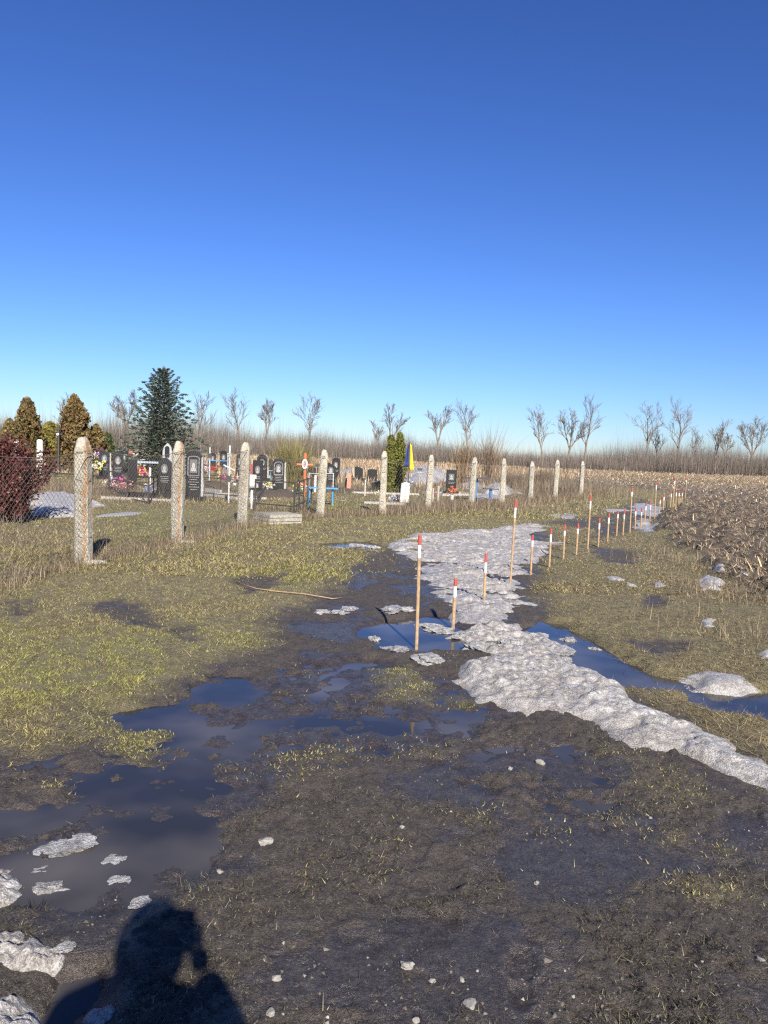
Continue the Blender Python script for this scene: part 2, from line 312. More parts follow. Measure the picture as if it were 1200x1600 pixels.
def ground_material():
    m, nt, b = newmat('earth'); p = pos(nt)
    at = nt.nodes.new('ShaderNodeAttribute'); at.attribute_name = 'Mask'; sep = nt.nodes.new('ShaderNodeSeparateColor')
    nt.links.new(at.outputs['Color'], sep.inputs[0]); g, fl, wet = sep.outputs; straw = at.outputs['Alpha']
    n1 = noise(nt, 1.7, 4, 0.6, p); n2 = noise(nt, 14, 5, 0.65, p); n3 = noise(nt, 85, 5, 0.7, p); n4 = noise(nt, 300, 3, 0.6, p)
    mudc = ramp(nt, n2, [(0.25, (0.037, 0.029, 0.0245)), (0.55, (0.078, 0.063, 0.053)), (0.8, (0.118, 0.096, 0.081))])
    mudc = mix(nt, 0.75, mudc, ramp(nt, n3, [(0.30, 0.30), (0.5, 0.9), (0.70, 1.7)]), 'MULTIPLY')
    mudc = mix(nt, 0.9, mudc, ramp(nt, n4, [(0.32, 0.3), (0.5, 0.95), (0.68, 1.9)]), 'MULTIPLY')
    fleck = ramp(nt, noise(nt, 120, 2, 0.5, p, 0.6), [(0.66, 0.0), (0.70, 1.0)])
    mudc = mix(nt, mth(nt, 'MULTIPLY', fleck, 0.5), mudc, (0.17, 0.15, 0.085))
    th = ramp(nt, n2, [(0.25, (0.085, 0.071, 0.040)), (0.55, (0.195, 0.166, 0.084)), (0.8, (0.28, 0.235, 0.13))])
    th = mix(nt, 1.0, th, ramp(nt, n3, [(0.3, 0.35), (0.7, 1.6)]), 'MULTIPLY'); th = mix(nt, 0.8, th, ramp(nt, n4, [(0.3, 0.4), (0.7, 1.6)]), 'MULTIPLY')
    base = mix(nt, g, mudc, th)
    soil = ramp(nt, n3, [(0.25, (0.034, 0.027, 0.022)), (0.7, (0.10, 0.078, 0.060))])
    fs = noise(nt, 5.0, 6, 0.72, p)
    st = ramp(nt, mth(nt, 'ADD', fs, mth(nt, 'MULTIPLY', straw, 0.3)), [(0.60, 0.0), (0.72, 1.0)])
    soil = mix(nt, st, soil, ramp(nt, n2, [(0.3, (0.22, 0.165, 0.10)), (0.7, (0.40, 0.32, 0.21))]))
    base = mix(nt, fl, base, soil)
    base = mix(nt, mth(nt, 'MULTIPLY', wet, 0.55), base, mix(nt, 1.0, base, (0.45, 0.43, 0.42), 'MULTIPLY'))
    nt.links.new(base, b.inputs['Base Color'])
    rr = mth(nt, 'SUBTRACT', 0.9, mth(nt, 'MULTIPLY', wet, mth(nt, 'ADD', 0.52, mth(nt, 'MULTIPLY', n2, 0.5))), True)
    nt.links.new(mth(nt, 'MAXIMUM', rr, 0.27), b.inputs['Roughness']); b.inputs['Specular IOR Level'].default_value = 0.5
    hh = mth(nt, 'ADD', mth(nt, 'MULTIPLY', n3, 1.0), mth(nt, 'MULTIPLY', n4, 0.5))
    nn = bump(nt, b, hh, 1.0, 0.02); bn = [n for n in nt.nodes if n.type == 'BUMP'][0]; nt.links.new(mth(nt, 'SUBTRACT', 1.0, mth(nt, 'MULTIPLY', wet, 0.45)), bn.inputs['Strength'])
    return m
def water_material():
    m, nt, b = newmat('puddle_water'); p = pos(nt)
    n = noise(nt, 1.3, 3, 0.5, p)
    nt.links.new(ramp(nt, n, [(0.42, (0.024, 0.024, 0.026)), (0.72, (0.092, 0.082, 0.074))]), b.inputs['Base Color'])
    b.inputs['Roughness'].default_value = 0.03; b.inputs['IOR'].default_value = 1.33
    bump(nt, b, noise(nt, 7, 2, 0.5, p), 0.06, 0.02); return m
def snow_material():
    m, nt, b = newmat('old_snow'); p = pos(nt)
    n1 = noise(nt, 3.2, 6, 0.7, p, 0.8); n2 = noise(nt, 24, 6, 0.75, p); n3 = noise(nt, 120, 4, 0.65, p)
    at = nt.nodes.new('ShaderNodeAttribute'); at.attribute_name = 'Mask'; sep = nt.nodes.new('ShaderNodeSeparateColor'); nt.links.new(at.outputs['Color'], sep.inputs[0])
    c = ramp(nt, n2, [(0.28, (0.125, 0.112, 0.10)), (0.45, (0.335, 0.318, 0.298)), (0.66, (0.54, 0.528, 0.512))])
    d = ramp(nt, mth(nt, 'ADD', mth(nt, 'MULTIPLY', n1, 0.5), mth(nt, 'MULTIPLY', n2, 0.5)), [(0.42, 1.0), (0.58, 0.0)])
    d = mth(nt, 'MAXIMUM', mth(nt, 'MULTIPLY', d, sep.outputs[0]), mth(nt, 'MULTIPLY', sep.outputs[1], 0.75))
    c = mix(nt, mth(nt, 'MULTIPLY', d, 0.85), c, ramp(nt, n3, [(0.3, (0.10, 0.085, 0.07)), (0.7, (0.34, 0.30, 0.26))]))
    c = mix(nt, 0.7, c, ramp(nt, n3, [(0.3, 0.5), (0.65, 1.35)]), 'MULTIPLY'); nt.links.new(c, b.inputs['Base Color']); b.inputs['Roughness'].default_value = 0.38; b.inputs['Specular IOR Level'].default_value = 0.5
    bump(nt, b, mth(nt, 'ADD', n2, mth(nt, 'MULTIPLY', n3, 0.6)), 0.8, 0.02); return m
M = {}
M['earth'] = ground_material(); M['water'] = water_material(); M['snow'] = snow_material()
M['grass'] = colmat('grass_blades', 0.65, 0.25, 0.25); M['straw'] = colmat('dry_stalks', 0.6, 0.15, 0.3); M['twig'] = colmat('bare_twigs', 0.85, 0.0, 0.2)
M['leaf'] = colmat('foliage', 0.6, 0.2, 0.3)

# ------------------------------------------------------------------ ground: one grid split into track, verge and field
def build_ground():
    ys = [2.0]
    while ys[-1] < 42: ys.append(ys[-1]+0.0027*ys[-1]*(1+ys[-1]/7.0))
    while ys[-1] < 900: ys.append(ys[-1]*1.03)
    lo = [1.6, 1.2, 0.8, 0.4, 0.0, -0.5, -1, -2, -4, -8, -16, -32][::-1]
    lo = list(np.concatenate([np.array(lo), np.linspace(1.62, 1.99, 28)]))
    ys = np.array(lo+ys); nx = 780
    u = np.linspace(-1, 1, nx); ext = np.array([1.03, 1.08, 1.2, 1.4, 1.8, 2.6, 4.5, 9, 20])
    u = np.concatenate([-ext[::-1], u, ext])
    W = 0.66*np.maximum(ys, 1.5)+0.85
    X = u[None, :]*W[:, None] + 0.02*np.sin(ys*7)[:, None]; Y = np.repeat(ys[:, None], len(u), 1)
    f = fields(X.ravel(), Y.ravel()); h = f['h']
    V = np.stack([X.ravel(), Y.ravel(), h], 1); nr, nc = X.shape
    i = np.arange(nr-1)[:, None]*nc+np.arange(nc-1)[None, :]
    Q = np.stack([i, i+1, i+nc+1, i+nc], -1).reshape(-1, 4)
    wet = f['mud']*np.clip(0.12+0.45*sst(0.03, 0.0, h-WATER)+0.75*f['slick'], 0, 1)
    g = np.clip(f['grass']+f['gi']*0.7, 0, 1)
    far = np.clip((V[:, 1]-25)/70, 0.0, 1)
    # beyond the graves the ground is bleached dry grass
    dry = sst(48, 62, V[:, 1])*sst(0.5, -0.5, sdf([(-200,50),(-5,50),(9,44),(24,86),(10,120),(-90,150),(-160,190),(-400,190)], V[:, 0], V[:, 1], 3))
    fl = np.maximum(f['field'], dry)
    mask = np.stack([g, fl, wet, np.maximum(0.25+0.55*far, dry*0.9)], 1)
    cls = np.zeros(len(V), int); cls[f['mud'] > 0.5] = 1; cls[f['field'] > 0.5] = 2
    qc = cls[Q[:, 0]]
    for k, name in enumerate(('ground', 'muddy_track', 'ploughed_field')):
        q = Q[qc == k]; used = np.unique(q); re = np.zeros(len(V), np.int64); re[used] = np.arange(len(used))
        me = np_mesh(name, V[used], re[q], 4, True); set_col(me, mask[used], 'Mask')
        tag(link(name, me, M['earth']), kind='structure')
build_ground()

def sheet(name, poly, grow, z):
    P = np.array(poly); c = P.mean(0); n = len(P)
    out = []
    for i in range(n):
        a = P[i-1]; b = P[(i+1) % n]; t = b-a; nn = np.array([t[1], -t[0]])/(np.hypot(*t)+1e-9)
        if np.dot(nn, P[i]-c) < 0: nn = -nn
        out.append(P[i]+nn*grow)
    me = bpy.data.meshes.new(name); me.from_pydata([(p[0], p[1], z) for p in out], [], [tuple(range(n))])
    return tag(link(name, me, M['water']), kind='structure')
k = 0
for p, d in MARSH[:3]: sheet('puddle', p, 0.3, WATER-0.0003*k); k += 1
for p, d in DEEP[6:11]+DEEP[13:]: sheet('puddle', p, 0.25, WATER-0.0003*k); k += 1

# ------------------------------------------------------------------ snow
def snow(poly, label, T=0.10, soft=0.25, res=0.03, dirt=0.8, lump=0.6, grey=0.0, name='snow_patch', group=None, seed=0, holes=0.0):
    P = np.array(poly); x0, y0 = P.min(0)-0.3; x1, y1 = P.max(0)+0.3
    nx = max(8, int((x1-x0)/res)); ny = max(8, int((y1-y0)/(res*1.15)))
    X, Y = np.meshgrid(np.linspace(x0, x1, nx), np.linspace(y0, y1, ny)); x = X.ravel(); y = Y.ravel()
    sc = soft/0.25
    wx = x+0.13*sc*pn(x, y, 0.6*sc, 61+seed)+0.06*sc*pn(x, y, 0.2*sc, 62); wy = y+0.16*sc*pn(x, y, 0.6*sc, 63+seed)+0.06*sc*pn(x, y, 0.2*sc, 64)
    sd = sdf(poly, wx, wy, 1.0)
    base = fields(x, y, False)['h']; base = np.maximum(base, WATER-0.02)
    e = np.clip(-sd/soft, -1, 1); prof = np.where(e > 0, np.clip(e*(1.9-0.9*e), 0, 1), e*1.2)
    l1 = fbm(x*0.75, y*1.1, 0.45*sc**.5, 3, 65); l2 = 1-2.6*np.abs(pn(x*0.7, y*0.9, 0.17*sc**.5, 66)); l3 = pn(x, y, 0.07*sc**.5, 67)+0.6*pn(x, y, 0.035*sc**.5, 68)
    t = T*prof + np.clip(prof, 0, 1)*lump*T*(0.42*l1+0.16*l2+0.26*l3) - 0.012
    t = t - holes*0.09*sst(0.12, 0.45, fbm(x*0.7, y, 0.8, 3, 69))
    ok = t > -0.03
    i = (np.arange(ny-1)[:, None]*nx+np.arange(nx-1)[None, :]); Q = np.stack([i, i+1, i+nx+1, i+nx], -1).reshape(-1, 4)
    Q = Q[ok[Q].any(1)]; used = np.unique(Q); re = np.zeros(len(x), np.int64); re[used] = np.arange(len(used))
    V = np.stack([x, y, base+t], 1)[used]; org = np.array([P[:, 0].mean(), P[:, 1].mean(), 0.0])
    me = np_mesh(name, V-org, re[Q], 4, True)
    mk = np.stack([np.full(len(x), dirt), np.clip(grey+0.95*sst(0.40, 0.0, e)*dirt+0.7*dirt*sst(0.05, -0.5, l1), 0, 1), 0*x, 0*x+1], 1)[used]
    set_col(me, mk, 'Mask'); o = link(name, me, M['snow']); o.location = org
    return tag(o, label, 'snow', group)
snow([(0.02,13.26),(0.51,14.65),(1.34,15.80),(2.44,17.05),(3.67,18.65),(4.28,18.58),(3.68,16.98),(3.04,15.82),(3.10,14.70),(3.34,14.58),(2.83,12.93),(2.47,11.64),(2.15,10.68),(1.91,9.97),(1.78,9.15),(1.81,8.56),(1.81,8.00),(1.62,7.65),(1.30,7.42),(0.97,7.36),(0.71,7.51),(0.56,7.96),(0.54,8.76),(0.50,10.04),(0.41,11.19),(0.15,12.12)], 'large sheet of dirty melting snow on the track behind the second tall stake', 0.05, 0.50, 0.026, 1.0, 1.8, holes=0.55)
snow([(0.49,5.45),(0.74,5.83),(1.07,6.06),(1.37,6.27),(1.55,6.26),(1.58,5.95),(1.69,5.69),(1.73,5.14),(1.88,4.80),(1.97,4.41),(2.05,4.19),(2.15,3.98),(2.28,3.54),(2.04,3.24),(1.94,3.66),(1.78,3.87),(1.62,4.08),(1.41,4.11),(1.28,4.36),(1.13,4.69),(0.88,4.85),(0.65,5.03)], 'long grey ridge of old snow running out at the right edge', 0.082, 0.25, 0.016, 0.95, 0.95)
snow([(2.18,5.75),(2.54,5.87),(2.82,5.84),(2.84,5.58),(2.67,5.32),(2.43,5.27),(2.28,5.36),(2.14,5.46)], 'flat grey slab of ice at the end of the narrow puddle', 0.028, 0.16, 0.025, 0.7, 0.6, 0.35)
snow([(0.62,6.87),(1.01,7.36),(1.37,7.32),(1.52,6.97),(1.68,6.66),(1.49,6.09),(1.06,5.95),(0.80,6.10),(0.66,6.50)], 'churned slushy snow between the two puddles', 0.055, 0.22, 0.016, 1.0, 1.7, 0.22, holes=0.55)
snow([(9.50,29.64),(10.77,31.18),(10.03,27.23),(8.97,24.43),(7.84,22.90),(7.87,23.88),(8.33,26.30)], 'flat icy patch among the far stakes', 0.04, 0.5, 0.08, 0.4, 0.6, 0.3)
snow([(7.06,21.66),(7.71,22.39),(7.27,20.19),(6.26,18.14),(6.14,18.70)], 'greyish slush beside the small far puddle', 0.05, 0.4, 0.06, 0.8, 0.9, 0.3)
snow([(7.33,25.46),(8.58,26.74),(8.13,25.33),(7.08,24.24)], 'thin icy streak left of the fourth tall stake', 0.03, 0.3, 0.07, 0.4, 0.5, 0.3)
snow([(4.44,21.70),(5.34,22.84),(5.83,22.38),(5.32,20.85),(4.45,20.45)], 'thin grey ice film in the far wheel rut', 0.03, 0.4, 0.06, 0.6, 0.6, 0.35)
for pts, lab, T in (
 ([(4.25,10.33),(4.66,10.80),(4.66,10.43),(4.33,9.72),(4.09,9.62)], 'small white snow remnant under dry weeds by the field edge', 0.07),
 ([(4.96,11.46),(5.25,11.73),(5.06,11.19),(4.77,10.83)], 'smallest snow scrap in the furrow above the weeds', 0.06),
 ([(5.04,10.84),(5.23,10.94),(5.05,10.47),(4.86,10.37)], 'little snow lump in the ploughed furrow', 0.06),
 ([(5.01,10.21),(5.24,10.31),(5.08,9.89),(4.82,9.70)], 'snow remnant in the furrow at the right edge', 0.06),
 ([(3.58,10.07),(3.82,10.23),(3.70,9.81),(3.49,9.72)], 'small snow scrap on the grassy verge left of the weeds', 0.035),
 ([(3.05,10.41),(3.31,10.52),(3.23,10.14),(2.99,10.03)], 'thin snow scrap on the verge near the green tuft', 0.03),
 ([(3.16,9.97),(3.37,10.02),(3.27,9.71),(3.10,9.67)], 'thin sliver of snow on the brown verge', 0.03),
 ([(3.30,7.78),(3.46,7.87),(3.38,7.56),(3.16,7.31),(3.21,7.53)], 'egg sized white snow scrap alone on the brown slope', 0.05),
 ([(3.22,6.51),(3.44,6.63),(3.36,6.37),(3.14,6.24)], 'snow scrap on the slope cut by the right edge', 0.05)):
    snow(pts, lab, T, 0.12, 0.03, 0.3, 0.6, 0.0, 'snow_scrap', 'snow scraps on the verge')
for pts, lab, T in (
 ([(-1.36,2.46),(-1.25,2.44),(-1.14,2.40),(-1.02,2.31),(-0.94,2.25),(-0.95,2.20),(-1.02,2.18),(-1.10,2.19),(-1.19,2.15)], 'crusty ice block at the left edge below the murky puddle', 0.075),
 ([(-1.16,2.09),(-1.04,2.08),(-0.97,2.08),(-0.88,2.03),(-0.83,1.97),(-0.83,1.86),(-1.03,1.85)], 'crusty ice block in the bottom left corner', 0.075),
 ([(-1.66,3.00),(-1.48,2.92),(-1.36,2.80),(-1.23,2.64),(-1.26,2.60),(-1.42,2.57)], 'crusty ice block cut by the left edge beside the murky puddle', 0.07),
 ([(-0.83,2.09),(-0.79,2.15),(-0.73,2.10),(-0.67,2.05),(-0.68,2.00),(-0.75,1.99)], 'small grey ice block half inside the shadow of the photographer', 0.06)):
    snow(pts, lab, T*0.55, 0.07, 0.0055, 1.0, 1.3, 0.30, 'ice_block', 'ice blocks at the left edge')
snow([(-9.29,19.82),(-9.61,21.35),(-9.15,22.33),(-7.71,20.04),(-6.78,18.67),(-6.54,17.37),(-6.44,15.71),(-6.65,15.16),(-7.20,15.66)], 'bright snow patch behind the first post next to the red bush', 0.14, 0.4, 0.06, 0.12, 0.5)
snow([(-6.15,16.16),(-5.94,17.12),(-5.48,17.54),(-5.29,16.92),(-5.69,16.22),(-5.91,15.65)], 'thin line of snow on the grass between the first two posts', 0.04, 0.2, 0.06, 0.2, 0.7)
snow([(1.20,44.78),(2.21,67.17),(4.00,83.92),(4.88,67.00),(4.46,53.17),(3.03,41.18),(1.54,38.23)], 'heap of white snow behind the flag', 0.55, 1.2, 0.15, 0.1, 0.5)
snow([(-4.08,51.97),(-3.73,61.79),(-2.48,63.93),(-1.06,61.96),(-1.74,49.42),(-3.25,47.46)], 'flat band of snow in dry grass behind the red obelisk', 0.30, 1.2, 0.2, 0.1, 0.7)
snow([(3.42,37.11),(4.88,48.80),(6.68,50.77),(5.38,38.80),(4.06,35.16)], 'snow behind the blue table', 0.25, 0.8, 0.12, 0.15, 0.6)
snow([(4.30,34.21),(5.73,42.10),(6.47,41.20),(6.19,34.56),(4.99,31.68),(4.12,31.06)], 'pointed snow heap between two posts right of the blue bench', 0.36, 0.8, 0.1, 0.12, 0.5)
snow([(3.61,30.70),(4.70,31.47),(4.48,29.17),(3.38,28.06)], 'strip of snow under the blue bench', 0.10, 0.4, 0.08, 0.12, 0.5)

# ------------------------------------------------------------------ grass, straw and litter
def sample(n, y0, y1, power=1.0):
    """points over the land, thinning out with distance"""
    t = rng.random(n)
    y = (y0**(-power) + t*(y1**(-power)-y0**(-power)))**(-1/power) if power else y0+(y1-y0)*t
    x = (rng.random(n)*2-1)*(0.555*y+0.55)
    return x, y
def blades(name, x, y, z, L, w, tilt, col, az=None, bend=0.35, mat='grass', label=None, cat=None, n=None, two=False, kind='stuff', one=False):
    n = len(x); az = rng.uniform(0, 2*np.pi, n) if az is None else az
    face = az+np.pi/2+rng.normal(0, 0.5, n)
    d = np.stack([np.cos(az)*np.sin(tilt), np.sin(az)*np.sin(tilt), np.cos(tilt)], 1)
    t2 = np.minimum(tilt+bend*rng.random(n)*1.5, 1.65)
    d2 = np.stack([np.cos(az)*np.sin(t2), np.sin(az)*np.sin(t2), np.cos(t2)], 1)
    sd = np.stack([np.cos(face), np.sin(face), np.zeros(n)], 1)*(w/2)[:, None]
    b = np.stack([x, y, z-0.004], 1); m = b+d*(L*0.55)[:, None]; t = m+d2*(L*0.5)[:, None]
    if one:
        V = np.stack([b-sd, b+sd, b+d*L[:, None]], 1).reshape(-1, 3); me = np_mesh(name, V, np.arange(3*n).reshape(-1, 3), 3); rep = 3
    elif two:
        V = np.stack([b-sd, b+sd, m+sd*0.8, m-sd*0.8, t+sd*0.35, t-sd*0.35], 1).reshape(-1, 3)
        i = np.arange(n)[:, None]*6
        Fc = np.stack([i+0, i+1, i+2, i+3, i+3, i+2, i+4, i+5], 1).reshape(-1, 4); me = np_mesh(name, V, Fc, 4); rep = 6
    else:
        V = np.stack([b-sd, b+sd, m+sd*0.8, m-sd*0.8, t], 1).reshape(-1, 3); i = np.arange(n)[:, None]*5
        Fc = np.stack([i, i+1, i+2, i, i+2, i+3, i+3, i+2, i+4], 1).reshape(-1, 3); me = np_mesh(name, V, Fc, 3); rep = 5
    set_col(me, np.repeat(col, rep, 0))
    o = link(name, me, M[mat]); tag(o, label, cat, kind=kind); return o
def pal(n, cols, wts, jit=0.18):
    cols = np.array(cols, float); wts = np.asarray(wts, float)
    if wts.ndim == 1: k = rng.choice(len(cols), n, p=wts/wts.sum())
    else:
        c = np.cumsum(wts/wts.sum(1, keepdims=True), 1); k = (rng.random(n)[:, None] > c).sum(1).clip(0, len(cols)-1)
    return cols[k]*np.clip(rng.normal(1, jit, (n, 1)), 0.45, 1.7)
GCOL = [(0.250, 0.262, 0.060), (0.350, 0.320, 0.105), (0.360, 0.290, 0.160), (0.125, 0.090, 0.052), (0.110, 0.120, 0.036)]
def turf():
    parts = []
    for n, y0, y1, pw, L0, w0 in ((1000000, 2.6, 9.5, 0.6, 0.030, 0.0062), (360000, 9.0, 22, 0.6, 0.052, 0.013), (130000, 20, 52, 0.4, 0.09, 0.028)):
        x, y = sample(n, y0, y1, pw); f = fields(x, y)
        patch = sst(-0.35, 0.30, fbm(x, y, 0.20, 3, 71)+0.6*fbm(x, y, 0.9, 2, 72))
        dens = np.maximum(np.clip(f['grass']*(0.14+0.86*patch)+0.0, 0, 1), np.maximum(f['gi']*(0.25+0.75*patch), f['sparse']*0.18))*(f['h'] > WATER+0.002)
        k = rng.random(n) < dens; x, y = x[k], y[k]; m = len(x); gr = f['green'][k]; gg = f['grass'][k]
        dryn = fbm(x, y, 1.3, 3, 73)
        wts = np.stack([0.12+1.0*gr*(1+0.9*np.clip(-dryn, -0.8, 1)), 0.35+0.8*gr, 0.85*(1-0.70*gr)*(1+0.9*np.clip(dryn, -1, 1)), 0.60*(1-0.45*gr), 0.12+0.5*gr], 1).clip(0.01)
        right = sst(0.6, 1.6, x-0.10*y)*sst(20, 14, y)           # the verge by the field is browner
        wts[:, 3] += 1.3*right; wts[:, 2] += 0.7*right; wts[:, 1] *= (1-0.6*right); wts[:, 0] *= (1-0.5*right); wts[:, 4] *= (1-0.5*right)
        col = pal(m, GCOL, wts); L = L0*rng.uniform(0.5, 1.5, m)*(1-0.3*gr)*(1-0.35*(1-gg))*(1-0.25*right); w = w0*rng.uniform(0.6, 1.4, m)
        tilt = np.clip(rng.normal(1.12, 0.28, m)+0.15*right, 0.1, 1.52); parts.append((x, y, f['h'][k], L, w, tilt, col))
    P = [np.concatenate([p[i] for p in parts]) for i in range(7)]
    x, y, z, L, w, tilt, col = P; n = len(x); az = rng.uniform(0, 6.2832, n); fa = rng.uniform(0, 6.2832, n)
    b = np.stack([x, y, z-0.003], 1); sd = np.stack([np.cos(fa), np.sin(fa), 0*fa], 1)*(w/2)[:, None]
    t = b+np.stack([np.cos(az)*np.sin(tilt), np.sin(az)*np.sin(tilt), np.cos(tilt)], 1)*L[:, None]
    me = np_mesh('turf_grass', np.stack([b-sd, b+sd, t], 1).reshape(-1, 3), np.arange(3*n).reshape(-1, 3), 3); set_col(me, np.repeat(col, 3, 0))
    tag(link('turf_grass', me, M['grass']), 'short matted yellow green turf on the verges', 'grass', kind='stuff')
turf()
def litter():
    n = 360000; x, y = sample(n, 1.9, 12, 1.3); f = fields(x, y)
    patch = sst(-0.3, 0.4, fbm(x, y, 0.35, 3, 75))
    k = (rng.random(n) < f['mud']*(0.15+0.85*patch)*(1-0.85*f['slick'])) & (f['h'] > WATER-0.001); x, y = x[k], y[k]; m = len(x)
    col = pal(m, [(0.045, 0.036, 0.026), (0.10, 0.085, 0.05), (0.19, 0.17, 0.095), (0.16, 0.17, 0.06), (0.30, 0.27, 0.19), (0.02, 0.017, 0.014)], [4, 3, 1.4, 0.4, 0.6, 4])
    blades('plant_litter', x, y, f['h'][k]+0.003, rng.uniform(0.006, 0.026, m)*np.where(rng.random(m) < 0.05, 2.2, 1), rng.uniform(0.0016, 0.0038, m)*(0.7+0.14*y), np.clip(rng.normal(1.35, 0.18, m), 0.6, 1.56), col, mat='straw', one=True, label='bits of dead grass trodden into the mud', cat='litter')
litter()
def weeds():
    """dry stems along the fence, on the verge by the field and in the old meadow behind the graves"""
    X = []; Y = []; L = []; fence = np.array(FENCE)
    for i in range(len(fence)-1):
        a, b = fence[i], fence[i+1]; n = 900 if i < 4 else 1100; t = rng.random(n)
        p = a[None]+(b-a)[None]*t[:, None]; off = rng.normal(0, 0.16 if i < 5 else 0.35, (n, 2)); p = p+off+np.array([0.1, -0.12])
        X.append(p[:, 0]); Y.append(p[:, 1]); L.append(rng.uniform(0.06, 0.22, n)*(1.0 if i < 5 else 1.7))
    for (cx, cy), sx, sy, n, ln in WEEDS:
        X.append(rng.normal(cx, sx, n)); Y.append(rng.normal(cy, sy, n)); L.append(rng.uniform(0.3, 1.0, n)*ln)
    x = np.concatenate(X); y = np.concatenate(Y); L = np.concatenate(L); n = len(x); z = fields(x, y)['h']
    col = pal(n, [(0.20, 0.155, 0.10), (0.30, 0.24, 0.15), (0.13, 0.10, 0.075), (0.24, 0.17, 0.12)], [3, 2, 3, 2])
    blades('dry_weeds', x, y, z, L, 0.0032*(0.8+0.12*np.hypot(x, y)**0.9), np.clip(np.abs(rng.normal(0.3, 0.3, n)), 0, 1.3), col, mat='straw', label='dry brown weed stems along the fence and the field edge', cat='weeds')
    # bleached tall grass behind the graves
    n = 42000; y = rng.uniform(36, 120, n); x = rng.uniform(-1, 1, n)*(0.58*y+2)
    f = fields(x, y, False); ok = (f['field'] < 0.3) & ((y > 44) | (fbm(x, y, 5, 2, 77) > -0.05)) & ((x < 9.5) | (y > 60)); x, y = x[ok], y[ok]; n = len(x)
    col = pal(n, [(0.40, 0.29, 0.18), (0.30, 0.21, 0.13), (0.48, 0.37, 0.25), (0.21, 0.16, 0.10)], [3, 2, 2, 1])
    blades('bleached_grass', x, y, f['h'][ok], rng.uniform(0.25, 0.75, n)*(0.6+0.4*sst(36, 55, y)), 0.02+0.0011*y, np.clip(np.abs(rng.normal(0.2, 0.25, n)), 0, 1.2), col, mat='straw', label='tall bleached dry grass behind the graves', cat='grass')
FENCE = [(-4.303,7.135), (-3.867,9.879), (-3.359,12.479), (-2.877,15.550), (-1.532,18.387), (-0.046,19.696), (1.217,21.431), (2.691,23.756), (3.827,24.974), (5.347,28.197), (6.710,30.228), (8.458,33.158)]
WEEDS = [((4.712,12.401), 0.5, 0.7, 260, 0.20), ((4.107,9.672), 0.4, 0.35, 240, 0.22), ((4.225,8.871), 0.4, 0.3, 160, 0.18), ((4.892,15.103), 0.6, 0.9, 140, 0.13), ((-5.261,11.656), 1.3, 0.8, 1500, 0.18), ((-10.041,23.083), 1.2, 1.0, 1500, 0.42), ((-6.877,20.555), 1.6, 0.7, 900, 0.25),
 ((3.167,23.745), 1.5, 0.9, 1500, 0.35), ((1.720,22.944), 0.8, 0.7, 700, 0.3), ((7.624,36.787), 1.9, 2.6, 3800, 0.85), ((6.805,37.356), 1.0, 2.0, 1200, 1.0), ((-2.749,19.355), 0.9, 0.5, 500, 0.35), ((-8.624,23.426), 1.6, 0.8, 900, 0.5), ((-1.619,31.658), 1.8, 2.0, 900, 0.5), ((1.625,33.203), 1.8, 2.0, 900, 0.4), ((3.506,7.059), 0.5, 0.5, 300, 0.2)]
weeds()
def residue():
    X = []; Y = []
    n = 130000; y = 7.5+82*rng.random(n)**1.25; x = rng.uniform(2, 62, n); far = rng.random(n) < 0.30; y = np.where(far, rng.uniform(75, 182, n), y); x = np.where(far, y*rng.uniform(-0.05, 0.62, n), x)
    f = fields(x, y); clump = sst(-0.25, 0.35, fbm(x, y, 0.9, 3, 81)); k = (rng.random(n) < f['field']*(0.25+0.75*clump)) & (x < 0.62*y+2)
    x, y, z = x[k], y[k], f['h'][k]; m = len(x); d = np.hypot(x, y)
    col = pal(m, [(0.46, 0.35, 0.21), (0.34, 0.245, 0.14), (0.58, 0.47, 0.31), (0.20, 0.14, 0.085)], [3, 3, 2, 2])
    blades('maize_stubble', x, y, z+0.012, rng.uniform(0.09, 0.30, m)*(1+np.clip(d-40, 0, 200)/90), rng.uniform(0.011, 0.028, m)*(0.8+d/40), np.clip(rng.normal(1.2, 0.3, m), 0.15, 1.55), col, bend=0.9, mat='straw', label='pale broken maize stalks and husks on the ploughed soil', cat='stubble', two=True)
    n = 60000; y = 8+30*rng.random(n)**1.2; x = y*rng.uniform(0.26, 0.60, n); f = fields(x, y); k = (rng.random(n) < f['field']*(0.3+0.7*sst(-0.3, 0.3, fbm(x, y, 0.6, 3, 83)))) & (x < 0.62*y+2); x, y, z = x[k], y[k], f['h'][k]; m = len(x)
    col = pal(m, [(0.38, 0.29, 0.17), (0.27, 0.19, 0.11), (0.50, 0.40, 0.26), (0.16, 0.11, 0.07)], [3, 3, 1.5, 3])
    blades('maize_chaff', x, y, z+0.006, rng.uniform(0.05, 0.18, m), rng.uniform(0.008, 0.02, m), np.clip(rng.normal(1.25, 0.3, m), 0.1, 1.55), col, mat='straw', one=True, label='finely broken maize leaves over the near furrows', cat='stubble')
    # straw drift on the verge
    n = 110000; x, y = sample(n, 3, 22, 0.8); f = fields(x, y); k = rng.random(n) < f['grass']*np.where(x > 0.9+0.10*y, 0.95, 0.5*sst(-0.2, 0.4, fbm(x, y, 0.8, 3, 87))) ; x, y, z = x[k], y[k], f['h'][k]; m = len(x)
    col = pal(m, [(0.34, 0.27, 0.15), (0.24, 0.18, 0.10), (0.13, 0.095, 0.055)], [2, 2, 2])
    blades('straw_drift', x, y, z+0.008, rng.uniform(0.03, 0.12, m), rng.uniform(0.002, 0.005, m)*(0.7+0.06*y), np.clip(rng.normal(1.38, 0.14, m), 0.8, 1.56), col, mat='straw', one=True, label='loose dead grass and straw lying over the turf', cat='straw')
residue()
